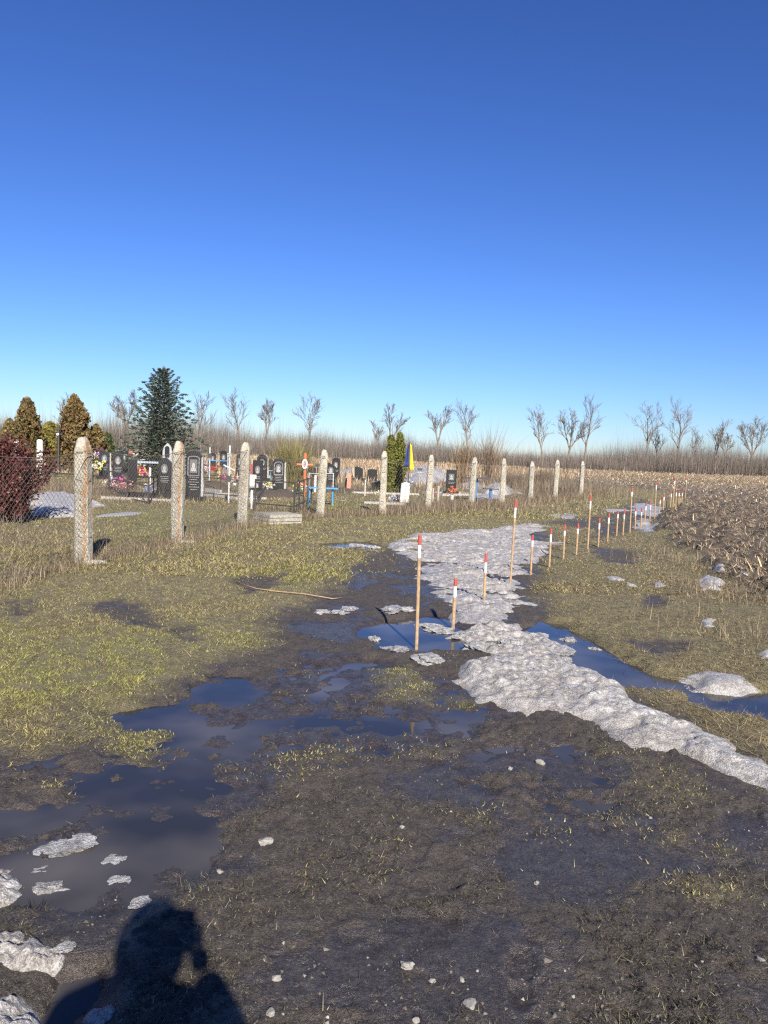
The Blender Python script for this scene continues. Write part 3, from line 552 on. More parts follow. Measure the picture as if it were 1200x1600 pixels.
def pebbles():
    n = 2600; x, y = sample(n, 1.9, 7, 1.6); f = fields(x, y); k = (rng.random(n) < f['mud']*sst(-0.2, 0.5, fbm(x, y, 0.7, 2, 85))) & (f['h'] > WATER); x, y, z = x[k], y[k], f['h'][k]; m = len(x)
    base = np.array([(1, 0, 0), (-.5, .87, 0), (-.5, -.87, 0), (0.2, 0.1, 0.7)]); s = rng.uniform(0.003, 0.009, m)*np.where(rng.random(m) < 0.06, 1.7, 1)
    a = rng.uniform(0, 6.28, m); ca, sa = np.cos(a), np.sin(a)
    B = base[None]*(1+0.3*rng.normal(size=(m, 4, 1))); V = np.stack([(B[..., 0]*ca[:, None]-B[..., 1]*sa[:, None])*s[:, None]+x[:, None], (B[..., 0]*sa[:, None]+B[..., 1]*ca[:, None])*s[:, None]+y[:, None], B[..., 2]*s[:, None]+z[:, None]-0.001], -1)
    i = np.arange(m)[:, None]*4; Fc = np.stack([i, i+1, i+3, i+1, i+2, i+3, i+2, i, i+3], 1).reshape(-1, 3)
    me = np_mesh('gravel', V.reshape(-1, 3), Fc, 3); set_col(me, np.repeat(pal(m, [(0.22, 0.20, 0.175), (0.15, 0.13, 0.11), (0.34, 0.315, 0.28)], [2, 4, 0.7]), 4, 0))
    tag(link('gravel', me, M['straw']), 'small grit and pebbles pressed into the mud', 'gravel', kind='stuff')
pebbles()

# ------------------------------------------------------------------ materials of the things
M['concrete'] = simple('lichened_concrete', (0.20, 0.18, 0.14), (0.42, 0.385, 0.32), 26, 0.9, 0.9, 0.02)
def post_material():
    m, nt, b = newmat('old_concrete_post'); v = objco(nt); n1 = noise(nt, 9, 5, 0.7, v); n2 = noise(nt, 38, 4, 0.65, v); n3 = noise(nt, 90, 3, 0.6, v)
    c = ramp(nt, n1, [(0.3, (0.30, 0.265, 0.20)), (0.55, (0.46, 0.42, 0.34)), (0.8, (0.54, 0.50, 0.43))])
    sp = ramp(nt, n2, [(0.36, 1.0), (0.45, 0.0)]); c = mix(nt, mth(nt, 'MULTIPLY', sp, 0.75), c, ramp(nt, n3, [(0.3, (0.10, 0.09, 0.07)), (0.7, (0.24, 0.21, 0.15))]))
    sep = nt.nodes.new('ShaderNodeSeparateXYZ'); nt.links.new(v, sep.inputs[0])
    # a rust run down one arris where the reinforcement shows
    xx = mth(nt, 'ADD', sep.outputs[0], mth(nt, 'MULTIPLY', mth(nt, 'SUBTRACT', noise(nt, 7, 5, 0.75, v), 0.5), 0.16))
    band = ramp(nt, mth(nt, 'ABSOLUTE', mth(nt, 'SUBTRACT', xx, 0.045)), [(0.004, 0.9), (0.026, 0.0)])
    lowz = ramp(nt, mth(nt, 'ADD', sep.outputs[2], mth(nt, 'MULTIPLY', n1, 0.4)), [(1.10, 1.0), (1.45, 0.0)])
    oi = nt.nodes.new('ShaderNodeObjectInfo'); rr = ramp(nt, oi.outputs['Color'], [(0.2, 0.0), (0.8, 1.0)])
    c = mix(nt, mth(nt, 'MULTIPLY', mth(nt, 'MULTIPLY', band, lowz), rr), c, ramp(nt, n2, [(0.3, (0.28, 0.12, 0.035)), (0.7, (0.50, 0.29, 0.12))]))
    nt.links.new(c, b.inputs['Base Color']); b.inputs['Roughness'].default_value = 0.92
    bump(nt, b, mth(nt, 'ADD', n2, mth(nt, 'MULTIPLY', n3, 0.5)), 1.0, 0.03); return m
M['post'] = post_material()
M['wire'] = simple('rusty_wire', (0.10, 0.08, 0.065), (0.20, 0.17, 0.14), 30, 0.6, 0)
M['wood'] = simple('pine_stake', (0.22, 0.14, 0.075), (0.44, 0.30, 0.17), 22, 0.75, 0.3)
M['greywood'] = simple('weathered_wood', (0.24, 0.21, 0.18), (0.45, 0.42, 0.37), 30, 0.85, 0.5)
M['red'] = simple('red_paint', (0.26, 0.055, 0.045), (0.44, 0.065, 0.052), 45, 0.6, 0.3); M['white'] = simple('white_paint', (0.46, 0.44, 0.40), (0.70, 0.69, 0.67), 40, 0.6, 0.2)
M['granite'] = simple('polished_black_granite', (0.010, 0.010, 0.011), (0.030, 0.030, 0.032), 300, 0.22, 0); M['etch'] = simple('etched_granite', (0.055, 0.055, 0.055), (0.16, 0.158, 0.155), 60, 0.6, 0)
M['etchline'] = simple('engraved_letters', (0.20, 0.195, 0.19), (0.36, 0.35, 0.34), 60, 0.6, 0)
M['greystone'] = simple('grey_granite', (0.22, 0.215, 0.205), (0.42, 0.41, 0.39), 60, 0.55, 0.2); M['palestone'] = simple('pale_stone', (0.42, 0.40, 0.36), (0.64, 0.62, 0.57), 20, 0.8, 0.6, 0.01)
M['kerb'] = simple('kerb_concrete', (0.30, 0.27, 0.24), (0.46, 0.43, 0.40), 15, 0.85, 0.5, 0.01); M['iron'] = simple('dark_iron', (0.02, 0.02, 0.022), (0.06, 0.055, 0.05), 40, 0.55, 0.2)
M['blue'] = simple('blue_paint', (0.03, 0.20, 0.48), (0.06, 0.33, 0.62), 25, 0.5, 0.2); M['deepblue'] = simple('faded_deep_blue_paint', (0.05, 0.12, 0.28), (0.10, 0.19, 0.36), 25, 0.55, 0.2)
M['orange'] = simple('orange_red_paint', (0.50, 0.10, 0.035), (0.64, 0.17, 0.06), 25, 0.5, 0.2); M['salmon'] = simple('salmon_paint', (0.55, 0.17, 0.10), (0.66, 0.25, 0.16), 25, 0.6, 0.2); M['maroon'] = simple('maroon_board', (0.20, 0.05, 0.035), (0.28, 0.08, 0.06), 25, 0.6, 0.2)
M['silver'] = simple('silver_paint', (0.38, 0.38, 0.37), (0.58, 0.58, 0.56), 30, 0.45, 0.2); M['soil'] = simple('grave_soil', (0.05, 0.037, 0.028), (0.12, 0.09, 0.065), 22, 0.95, 0.9, 0.03)
M['enamel'] = simple('white_enamel', (0.75, 0.74, 0.72), (0.84, 0.84, 0.82), 20, 0.25, 0); M['photo'] = simple('faded_photograph', (0.12, 0.08, 0.08), (0.42, 0.34, 0.34), 24, 0.4, 0)
M['greytable'] = simple('bluish_grey_paint', (0.26, 0.30, 0.34), (0.36, 0.40, 0.44), 18, 0.5, 0.2); M['bark'] = simple('grey_bark', (0.11, 0.088, 0.07), (0.25, 0.205, 0.165), 3, 0.9, 0.6, 0.05)
M['flagblue'] = simple('blue_flag_cloth', (0.015, 0.03, 0.13), (0.02, 0.045, 0.19), 12, 0.8, 0); M['flagyellow'] = simple('yellow_flag_cloth', (0.74, 0.52, 0.02), (0.82, 0.60, 0.04), 12, 0.8, 0)
def ice_material():
    m, nt, b = newmat('wet_ice'); v = pos(nt); n1 = noise(nt, 14, 5, 0.7, v); n2 = noise(nt, 90, 4, 0.7, v)
    nt.links.new(mix(nt, 0.6, ramp(nt, n1, [(0.3, (0.16, 0.145, 0.13)), (0.5, (0.38, 0.365, 0.35)), (0.7, (0.62, 0.61, 0.60))]), ramp(nt, n2, [(0.3, 0.35), (0.7, 1.5)]), 'MULTIPLY'), b.inputs['Base Color'])
    b.inputs['Roughness'].default_value = 0.28; bump(nt, b, mth(nt, 'ADD', n1, mth(nt, 'MULTIPLY', n2, 0.9)), 1.0, 0.03); return m
M['ice'] = ice_material()

# ------------------------------------------------------------------ fence: posts and chain link
POST_LABELS = ['nearest concrete post with a rust streak, by the red bush', 'second concrete post from the left, rust streaked, left of a black headstone', 'lichen grey concrete post left of the stack of slabs', 'concrete post in front of the small blue bench', 'concrete post just left of the tall headstone by the thuja', 'concrete post right of the flag', 'concrete post in front of the blue table', 'concrete post right of the blue bench', 'concrete post in dry brush, third from the far end', 'next to last concrete post of the fence line', 'last concrete post, where the fence meets the field']
def make_post(i, p, h, w, lean):
    o = empty('concrete_post', (p[0], p[1], H(*p)-0.02), R(-8+random.uniform(-12, 12)))
    n = 8; mb = MB(); rr = random.Random(i)
    zs = [-0.3, 0.0, 0.25, 0.5, 0.75, 1.0, 1.2, h-0.17, h-0.13, h-0.05, h-0.01, h]; V = []; Fc = []
    for k, z in enumerate(zs):
        s = w/2*(1.0-0.06*max(z, 0)/h); s *= {0: 1.05}.get(k, 1.0)
        if z > h-0.14: s *= {h-0.13: 0.90, h-0.05: 0.70, h-0.01: 0.48, h: 0.30}[z]
        c = 0.68
        for (a, b) in ((1, -c), (1, c), (c, 1), (-c, 1), (-1, c), (-1, -c), (-c, -1), (c, -1)):
            j = 0.06*rr.uniform(-1, 1)
            V.append((a*s*(1+j)+lean[0]*z, b*s*(1+j)+lean[1]*z, z+0.008*rr.uniform(-1, 1)))
    for k in range(len(zs)-1):
        for q in range(8): Fc.append((k*8+q, k*8+(q+1) % 8, (k+1)*8+(q+1) % 8, (k+1)*8+q))
    Fc.append(tuple((len(zs)-1)*8+q for q in range(8))); mb.add(V, Fc)
    sh = mb.build('shaft', M['post'], o); rust = {0: 1.0, 1: 0.95, 2: 0.3}.get(i, 0.25 if i < 6 else 0.1); sh.color = (rust, rust, rust, 1)
    for z in (h-0.20, h-0.55, 0.35):
        t = MB(); q = [(math.cos(a)*w*0.545+lean[0]*z, math.sin(a)*w*0.545+lean[1]*z, z+0.012*math.sin(2*a+i)) for a in [2*math.pi*k/10 for k in range(11)]]
        t.tube(q, 0.0045, 4, False).build('tie_wire', M['wire'], o)
    if i < 2:
        f = MB(); nn = 10; vs = []; fs = []
        for k in range(3):
            for q in range(nn):
                a = 2*math.pi*q/nn; r = (0.20, 0.15, 0.05)[k]*(1+0.15*math.sin(3*a+i)); vs.append((0.13+math.cos(a)*r, -0.04+math.sin(a)*r*0.7, (0.0, 0.045, 0.055)[k]))
        for k in range(2):
            for q in range(nn): fs.append((k*nn+q, k*nn+(q+1) % nn, (k+1)*nn+(q+1) % nn, (k+1)*nn+q))
        fs.append(tuple(2*nn+q for q in range(nn))); f.add(vs, fs).build('footing', M['post'], o, True).color = (0.5, 0.5, 0.5, 1)
    tag(o, POST_LABELS[i], 'post', 'concrete fence posts'); return o
HTS = [1.630, 1.653, 1.698, 1.609, 1.641, 1.589, 1.564, 1.561, 1.504, 1.587, 1.575]
WID = [0.185, 0.185, 0.20, 0.19, 0.175, 0.17, 0.175, 0.17, 0.18, 0.18, 0.17]
LEAN = [(-0.02, 0), (0.0, 0), (0.02, 0.01), (0.035, 0), (0.0, 0), (0.025, 0), (0.03, 0.01), (0.0, 0), (0.0, 0), (0.01, 0), (0.0, 0)]
for i in range(11): make_post(i, FENCE[i+1], HTS[i], WID[i], LEAN[i])
def chain_link():
    root = empty('chain_link_fence', (FENCE[1][0], FENCE[1][1], 0)); tag(root, 'sagging chain link netting strung along the concrete posts', 'fence')
    for i in range(len(FENCE)-1):
        a = Vector((*FENCE[i], 0)); b = Vector((*FENCE[i+1], 0)); d = b-a; Ln = d.length; d = d/Ln; nrm = Vector((d.y, -d.x, 0))
        if nrm.y > 0: nrm = -nrm
        hh = (HTS[min(i, 10)]-0.2); cell = 0.056 if i < 5 else 0.085; st = cell*math.sqrt(2); r = 0.0019 if i < 5 else 0.0024; mb = MB()
        def pt(t, z, off):
            s = t/Ln; sag = 4*s*(1-s); z2 = 0.06+z*(1-0.07*sag/1.0)
            return a+d*t+nrm*(0.105+off+0.03*math.sin(5*s+3*z+i)*sag)+Vector((0, 0, z2))-root.location
        k = -hh
        while k < Ln:
            for sgn, off in ((1, 0.002), (-1, -0.002)):
                pts = []
                for q in range(6):
                    z = hh*q/5; t = k+z if sgn > 0 else k+hh-z
                    if 0 <= t <= Ln: pts.append(pt(t, z, off))
                if len(pts) >= 2: mb.tube(pts, r, 3, False)
            k += st
        mb.build('netting_panel', M['wire'], root)
        for z in (hh, ):
            MB().tube([pt(Ln*q/8, z, 0.004) for q in range(9)], 0.005, 4, False).build('top_wire', M['wire'], root)
    return root
chain_link()

# ------------------------------------------------------------------ survey stakes
STAKES = [  # base, height, tall?
 ((0.319,6.355), 0.969, 1, 'tallest looking stake, nearest of all, standing in the blue puddle'), ((0.697,7.169), 0.478, 0, 'shortest near stake, in the slush right of the nearest tall stake'),
 ((1.123,8.239), 0.515, 0, 'short stake standing in the snow with its shadow beside it'), ((1.606,9.470), 1.057, 1, 'second tall stake, rising from the snow sheet'),
 ((2.041,10.427), 0.521, 0, 'first short stake right of the second tall one, in snow'), ((2.440,11.112), 0.528, 0, 'short stake at the right rim of the snow sheet'),
 ((2.872,12.098), 0.514, 0, 'short stake on dark mud just right of the snow'), ((3.232,12.732), 0.499, 0, 'short stake close left of the third tall one'),
 ((3.682,13.719), 0.937, 1, 'third tall stake, on the muddy verge below the last posts'), ((4.004,14.198), 0.509, 0, 'first short stake right of the third tall one'),
 ((4.456,15.170), 0.531, 0, 'short stake with a long red top, second after the third tall stake'), ((5.008,16.422), 0.520, 0, 'left one of a close pair before the fourth tall stake'),
 ((5.207,16.623), 0.526, 0, 'right one of a close pair before the fourth tall stake'), ((5.622,17.451), 0.989, 1, 'fourth tall stake, dark topped'),
 ((6.085,18.523), 0.494, 0, 'first of four short stakes beside the far slush'), ((6.431,19.148), 0.511, 0, 'second of four short stakes beside the far slush'),
 ((6.956,20.426), 0.511, 0, 'third of four short stakes beside the far slush'), ((7.270,20.946), 0.524, 0, 'last of four short stakes beside the far slush'),
 ((7.856,22.240), 1.056, 1, 'fifth tall stake, by the flat icy patch'), ((8.833,24.614), 0.472, 0, 'first small stake past the fifth tall one'),
 ((9.100,25.013), 0.479, 0, 'second small stake past the fifth tall one'), ((9.733,26.466), 0.463, 0, 'third small stake past the fifth tall one'),
 ((10.036,26.927), 0.606, 0, 'small stake touching the sixth tall one on its left'), ((10.283,27.369), 1.049, 1, 'sixth tall stake, against the maize stubble'),
 ((9.849,25.950), 0.627, 0, 'small stake in front of the far end of the row'), ((11.359,29.644), 0.519, 0, 'third stake from the far end of the row'),
 ((11.884,30.689), 0.486, 0, 'next to last stake of the row'), ((13.580,34.697), 0.925, 1, 'farthest tall stake at the end of the row')]
for i, (p, h, tall, lab) in enumerate(STAKES):
    o = empty('survey_stake', (p[0], p[1], max(H(*p), WATER-0.04)), random.uniform(0, 1.5)); o.rotation_euler = (R(random.uniform(-1.2, 1.2)), R(random.uniform(-1.6, 0.6)), random.uniform(0, 1.5))
    r = (0.014 if tall else 0.0155)*random.uniform(0.9, 1.1); r *= 1.0+0.007*math.hypot(*p); rd, wh = (random.uniform(0.085, 0.11), random.uniform(0.10, 0.135)) if tall else (random.uniform(0.07, 0.10), random.uniform(0.08, 0.12)); h += 0.03
    MB().tube([(0, 0, -0.2), (0, 0, h-rd-wh)], r, 8).build('shaft', M['wood'], o)
    MB().tube([(0, 0, h-rd-wh), (0, 0, h-rd)], r*1.02, 8).build('white_band', M['white'], o)
    MB().tube([(0, 0, h-rd), (0, 0, h-0.008), (0.001, 0, h)], [r*1.03, r*1.03, r*0.7], 8).build('red_tip', M['red'], o)
    tag(o, lab, 'stake', 'red and white survey stakes')
# ------------------------------------------------------------------ trees
def grow(rr, base, height, lean, spread, fork, levels=4, dens=1.0):
    """a bare tree: the stem in one shape, limbs and twigs in another"""
    trunk = MB(); crown = MB(); wob = Vector((lean, 0, 0))
    def limb(mb, p, d, L, r, lv, t0):
        n = (7, 5, 4, 3, 2)[min(lv, 4)]; pts = [p]; rs = [r]; q = p.copy(); dd = d.copy(); jit = (0.07, 0.15, 0.2, 0.25, 0.3)[min(lv, 4)]
        for k in range(n):
            dd = (dd+Vector((rr.gauss(0, jit), rr.gauss(0, jit), rr.gauss(0.05 if lv else 0.02, jit*0.5)))).normalized(); q = q+dd*(L/n); pts.append(q.copy()); rs.append(max(r*(1-0.80*(k+1)/n), 0.018))
        mb.tube(pts, rs, (7, 4, 3, 3, 3)[min(lv, 4)], False)
        if lv >= levels: return
        m = max(2, int((10, 6, 5, 4)[min(lv, 3)]*dens+rr.random()))
        for j in range(m):
            t = t0+(1-t0)*(j+rr.random()*0.8)/m; t = min(t, 0.985); k = min(int(t*n), n-1); u = t*n-k
            a = pts[k].lerp(pts[k+1], u); ax = (pts[k+1]-pts[k]).normalized(); o = ax.orthogonal().normalized(); o.rotate(Matrix.Rotation(rr.uniform(0, 6.28), 3, ax))
            an = rr.uniform(0.30, 0.75)*spread; nd = (ax*math.cos(an)+o*math.sin(an)+Vector((0, 0, 0.12))).normalized()
            limb(crown, a, nd, L*rr.uniform(0.32, 0.60)*((1.15-0.6*t) if lv == 0 else 1.0), max(rs[k]*0.55, 0.021), lv+1, 0.25)
    b = Vector(base)
    r0 = height*0.023
    if fork:
        fh = height*rr.uniform(0.34, 0.46); top = b+Vector((lean*fh, 0, fh))
        trunk.tube([b-Vector((0, 0, 0.3)), b+Vector((lean*fh*0.3, 0.02, fh*0.35)), b+Vector((lean*fh*0.75-0.1, 0.02, fh*0.7)), top], [r0*1.25, r0, r0*0.92, r0*0.85], 7, False)
        for s in range(fork):
            a = (s-(fork-1)/2)*(0.62 if fork == 2 else 0.42)*spread+rr.uniform(-0.12, 0.12)+lean
            limb(crown, top-Vector((0, 0, 0.08*s)), Vector((math.sin(a), rr.uniform(-.25, .25), math.cos(a))).normalized(), (height-fh)*rr.uniform(0.75, 1.0), r0*0.70, 0, 0.2)
    else:
        limb(trunk, b-Vector((0, 0, 0.3)), Vector((lean, 0, 1)).normalized(), height, r0, 0, 0.38)
    return trunk, crown
def bare_tree(p, h, seed, label, lean=0.0, spread=1.0, fork=0, levels=4, dens=1.0, mat=None):
    rr = random.Random(seed); o = empty('bare_tree', (p[0], p[1], -0.05)); t, c = grow(rr, (0, 0, 0), h, lean, spread, fork, levels, dens)
    t.build('trunk', M['bark'], o); c.build('crown', M['bark'], o); tag(o, label, 'tree', 'bare trees of the windbreak'); return o
def TL(px, d):                # a place on the windbreak line: sideways slope, distance
    return (px*d, d)
for px, d, h, seed, lean, spread, fork, lab in (
 (-0.420, 120, 12.5, 1, 0.05, 1.0, 0, 'bare tree behind the brown conifers at the left'), (-0.336, 128, 14.5, 2, -0.06, 1.2, 3, 'wide bare tree left of the blue spruce'), (-0.305, 135, 12.5, 3, 0.1, 0.9, 0, 'thin bare tree just behind the left side of the spruce'),
 (-0.243, 130, 14.5, 4, -0.05, 0.9, 0, 'bare tree just right of the blue spruce'), (-0.186, 140, 15.5, 5, 0.0, 0.8, 0, 'slim bare tree, left of a close pair above the graves'), (-0.157, 142, 13.4, 6, 0.03, 1.0, 2, 'forked bare tree, right of a close pair above the graves'),
 (-0.100, 140, 15.5, 7, 0.0, 1.2, 0, 'bare tree with drooping side limbs above the red cross'), (-0.020, 150, 10.0, 8, 0.12, 0.9, 0, 'small leaning bare tree left of the thuja'), (0.000, 140, 13.6, 9, 0.16, 0.9, 2, 'bare tree rising behind the thuja'),
 (0.066, 145, 13.6, 10, 0.0, 0.9, 2, 'bare tree with upswept limbs right of the flag'), (0.108, 148, 15.0, 11, -0.03, 0.9, 0, 'bare tree with a bent left limb above the blue table'), (0.205, 150, 15.0, 12, -0.02, 0.9, 0, 'left one of three bare trees above the far posts'),
 (0.236, 152, 13.4, 13, 0.05, 1.0, 3, 'middle one of three bare trees, with broad limbs, above the far posts'), (0.257, 150, 16.5, 14, 0.05, 0.6, 0, 'tall spindly bare tree with a straight stem above the last post'), (0.335, 160, 16.0, 15, 0.10, 1.0, 0, 'bare tree with a leaning trunk above the stubble'),
 (0.378, 162, 17.5, 16, 0.06, 1.1, 0, 'largest bare tree over the stubble field'), (0.352, 170, 10.0, 17, 0.05, 0.9, 0, 'small bare tree left of the largest one'), (0.400, 168, 10.5, 18, 0.0, 1.0, 0, 'small bushy bare tree right of the largest one'),
 (0.422, 155, 13.0, 19, 0.16, 0.7, 0, 'thin curved bare tree, left of the last three at the right'), (0.437, 150, 10.5, 20, 0.10, 0.9, 2, 'thin bare tree with a pale trunk, middle of the last three at the right'), (0.474, 160, 13.5, 21, 0.0, 0.95, 3, 'broad bare tree at the far right')):
    bare_tree(TL(px, d), h*d/140*(0.62 if not fork else 0.70), seed, lab, lean, spread, fork, 3, 1.05)
def windbreak():
    """the leafless undergrowth below the trees: one mass of twigs"""
    n = 120000; s = rng.uniform(-0.62, 0.66, n); row = rng.random(n); y = 112+row**1.4*55+10*pn(s*100, 0*s, 14, 91)+22*sst(-0.2, 0.1, s); x = s*y
    env = (3.9+1.8*pn(x, 0*x, 31, 93)+0.6*sst(-0.2, -0.5, s))*(1+0.62*pn(x, 0*x, 7, 92)+0.45*pn(x, y, 3.2, 94)); L = np.clip(env, 1.4, 9)*rng.uniform(0.35, 1.15, n)*np.where(rng.random(n) < 0.05, 1.45, 1.0)*(0.8+0.5*row)
    col = pal(n, [(0.165, 0.138, 0.115), (0.120, 0.098, 0.083), (0.22, 0.19, 0.16), (0.090, 0.073, 0.062)], [3, 3, 1.5, 2], 0.15)
    blades('windbreak_undergrowth', x, y, np.zeros(n), L, rng.uniform(0.02, 0.075, n), np.abs(rng.normal(0.0, 0.33, n)), col, bend=0.6, mat='twig', one=True, label='dense leafless undergrowth of the windbreak', cat='undergrowth')
windbreak()
def leafy(name, x, y, z, size, col, normal=None, mat='leaf', parent=None, aspect=1.6):
    n = len(x); c = np.stack([x, y, z], 1); a = rng.normal(size=(n, 3)); a /= np.linalg.norm(a, axis=1, keepdims=True)
    if normal is not None: a = a*0.8+normal; a /= np.linalg.norm(a, axis=1, keepdims=True)
    b = np.cross(a, rng.normal(size=(n, 3))); b /= np.linalg.norm(b, axis=1, keepdims=True)+1e-9; size = np.asarray(size)*np.ones(n)
    V = np.stack([c-a*(size*aspect/2)[:, None], c+b*(size/2)[:, None], c+a*(size*aspect/2)[:, None], c-b*(size/2)[:, None]], 1).reshape(-1, 3)
    me = np_mesh(name, V, np.arange(4*n).reshape(-1, 4), 4); set_col(me, np.repeat(col, 4, 0)); return tag(link(name, me, M[mat], parent), kind='stuff')
def thuja(name, p, h, w, cols, wts, label, seed, n=9000, pointed=1.3, columns=((0, 0, 1, 1),), leaf=0.06, cat='tree', group=None):
    o = empty(name, (p[0], p[1], 0)); X = []; 
    for cx, cy, sw, sh in columns:
        m = int(n/len(columns)); t = rng.random(m)**0.8; a = rng.uniform(0, 6.28, m)
        prof = np.sqrt(np.clip(1-np.abs((t-0.16)/np.where(t > 0.16, 0.84, 0.5))**pointed, 0, 1))
        lump = 1+0.42*pn(a*1.3+cx*9, t*6, 0.9, seed)+0.36*pn(a*3.2, t*13, 1.0, seed+3)+0.2*pn(a*7, t*30, 1.0, seed+5)
        r = w/2*sw*prof*lump*np.sqrt(rng.uniform(0.30, 1.0, m)); X.append(np.stack([cx+r*np.cos(a), cy+r*np.sin(a), 0.1+t*h*sh*(0.92+0.08*lump)], 1)); 
    P = np.concatenate(X); nn = np.stack([P[:, 0]*0.3, P[:, 1]*0.3, np.full(len(P), 0.9)], 1)
    leafy('foliage', P[:, 0], P[:, 1], P[:, 2], rng.uniform(0.6, 1.5, len(P))*leaf, pal(len(P), cols, wts, 0.22), nn, parent=o)
    for cx, cy, sw, sh in columns: MB().tube([(cx, cy, -0.1), (cx, cy, h*sh*0.85)], [0.07, 0.02], 6).build('trunk', M['bark'], o)
    return tag(o, label, cat, group)
BR = [(0.175, 0.105, 0.042), (0.135, 0.088, 0.036), (0.22, 0.155, 0.06), (0.075, 0.070, 0.03), (0.155, 0.135, 0.04)]
thuja('brown_conifer', (-17.028,36.471), 3.343, 1.763, BR, [2, 2, 1, 2, 1], 'pointed brownish conifer at the left edge', 1, 9000, 0.85, leaf=0.085)
thuja('brown_conifer', (-17.472,35.761), 2.324, 1.132, BR, [1, 2, 2, 2, 2], 'low olive brown conifer cut by the left edge', 7, 5000, 1.0, leaf=0.08)
thuja('brown_conifer', (-15.661,38.653), 3.672, 1.739, BR, [4, 2, 2, 1, 0.6], 'rusty orange brown conifer with a broad crown', 2, 11000, 1.35, leaf=0.085)
thuja('brown_conifer', (-17.049,39.025), 2.341, 1.171, [(0.21, 0.18, 0.04), (0.14, 0.13, 0.03), (0.25, 0.19, 0.06)], [2, 2, 1], 'yellowish conifer between two brown ones', 3, 6000, 2.0, leaf=0.09)
thuja('young_conifer', (-15.603,43.022), 1.972, 0.968, [(0.05, 0.08, 0.025), (0.09, 0.105, 0.035)], [2, 1], 'small dark green conifer left of the spruce', 4, 4000, 1.1, leaf=0.08)
thuja('young_conifer', (-14.977,39.745), 2.318, 1.192, BR, [2, 2, 2, 1, 1], 'small reddish brown conifer right of the broad one', 14, 4000, 1.5, leaf=0.08)
thuja('columnar_thuja', (0.349,30.170), 2.288, 0.503, [(0.145, 0.150, 0.030), (0.095, 0.105, 0.024), (0.20, 0.19, 0.045)], [3, 2, 1], 'pair of grown together green columnar thujas behind the tall headstone', 5, 12000, 2.6, ((-0.17, 0, 1.0, 0.94), (0.17, 0.05, 1.0, 1.0)), leaf=0.045)
def spruce(p, h, w, label):
    o = empty('blue_spruce', (p[0], p[1], 0)); X = []; D = []; C = []; bo = MB()
    rr = random.Random(8); lv = 20
    for k in range(lv):
        t = (k+0.5)/lv; z = h*(0.07+0.88*t); R0 = w/2*(1-t)**0.72*1.08+0.12; m = int(12-5*t)
        for j in range(m):
            a = 2*math.pi*(j+rr.random()*0.7)/m+k*1.1; L = R0*rr.uniform(0.72, 1.10); up = 0.16+0.65*t+rr.uniform(-.1, .1)
            d = Vector((math.cos(a), math.sin(a), 0)); pts = []
            for q in range(7):
                u = q/6; pts.append(Vector((0, 0, z))+d*L*u+Vector((0, 0, L*(up*u-0.28*math.sin(u*2.4)*(1-t)+0.20*u*u*(1-t)))))
            bo.tube(pts[:5], [0.02*(1-t)+.008]*5, 3, False); side = Vector((-d.y, d.x, 0))
            for q in range(1, 7):
                u = q/6; nt = int(30*(0.4+L/w*2)) 
                for e in range(max(10, int(nt*0.62))):
                    s = rr.uniform(-1, 1); wid = L*0.38*(1.05-u)*1.0+0.06; b = pts[q]-d*rr.random()*L/6+side*s*wid-Vector((0, 0, abs(s)*wid*0.30+rr.uniform(-.03, .06)))
                    X.append(b); v = (d*0.9+side*s*1.1+Vector((0, 0, 0.25+rr.uniform(-.3, .4)))).normalized(); D.append(v)
    zt = h*0.94
    for e in range(60): X.append(Vector((rr.gauss(0, .05), rr.gauss(0, .05), zt+rr.uniform(-.1, .22)*1.0))); D.append(Vector((rr.gauss(0, .5), rr.gauss(0, .5), 1)).normalized())
    P = np.array([tuple(x) for x in X]); Dn = np.array([tuple(x) for x in D]); n = len(P)
    col = pal(n, [(0.110, 0.140, 0.110), (0.075, 0.098, 0.072), (0.165, 0.195, 0.155), (0.045, 0.058, 0.042), (0.14, 0.15, 0.09)], [3, 3, 1.5, 2, 0.8], 0.2)
    leafy('needles', P[:, 0], P[:, 1], P[:, 2], rng.uniform(0.030, 0.060, n), col, Dn*4, parent=o, aspect=3.2)
    bo.tube([(0, 0, -.1), (0, 0, h*0.5), (0, 0, h)], [0.10, 0.06, 0.012], 7).build('trunk', M['bark'], o)
    return tag(o, label, 'tree')
spruce((-10.330,35.417), 5.195, 3.542*1.08, 'blue green spruce rising above the graves')
def twig_bush(name, p, h, w, n, cols, wts, label, thick=0.012, fan=0.75):
    o = empty(name, (p[0], p[1], 0)); a = rng.uniform(0, 6.28, n); tl = np.abs(rng.normal(0, 0.32, n))*fan; r0 = np.abs(rng.normal(0, w*0.13, n))
    x = r0*np.cos(a); y = r0*np.sin(a); L = h*rng.uniform(0.55, 1.08, n)
    b = blades('twigs', x, y, np.zeros(n), L, np.full(n, thick)*rng.uniform(.6, 1.3, n), tl, pal(n, cols, wts, 0.2), az=a+rng.normal(0, .4, n), bend=0.25, mat='twig')
    b.parent = o; x2 = x+np.cos(a)*np.sin(tl)*L*0.5; y2 = y+np.sin(a)*np.sin(tl)*L*0.5
    c = blades('side_twigs', x2, y2, np.cos(tl)*L*0.5, L*rng.uniform(.25, .45, n), np.full(n, thick*0.8), np.abs(rng.normal(0.45, 0.25, n)), pal(n, cols, wts, 0.2), bend=0.2, mat='twig'); c.parent = o
    return tag(o, label, 'shrub')
twig_bush('leafless_shrub', (-3.904,31.968), 2.291, 1.918, 900, [(0.21, 0.185, 0.075), (0.15, 0.13, 0.06), (0.26, 0.22, 0.10)], [2, 2, 1], 'bushy olive twigged shrub behind the blue pillar', 0.016, 1.2)
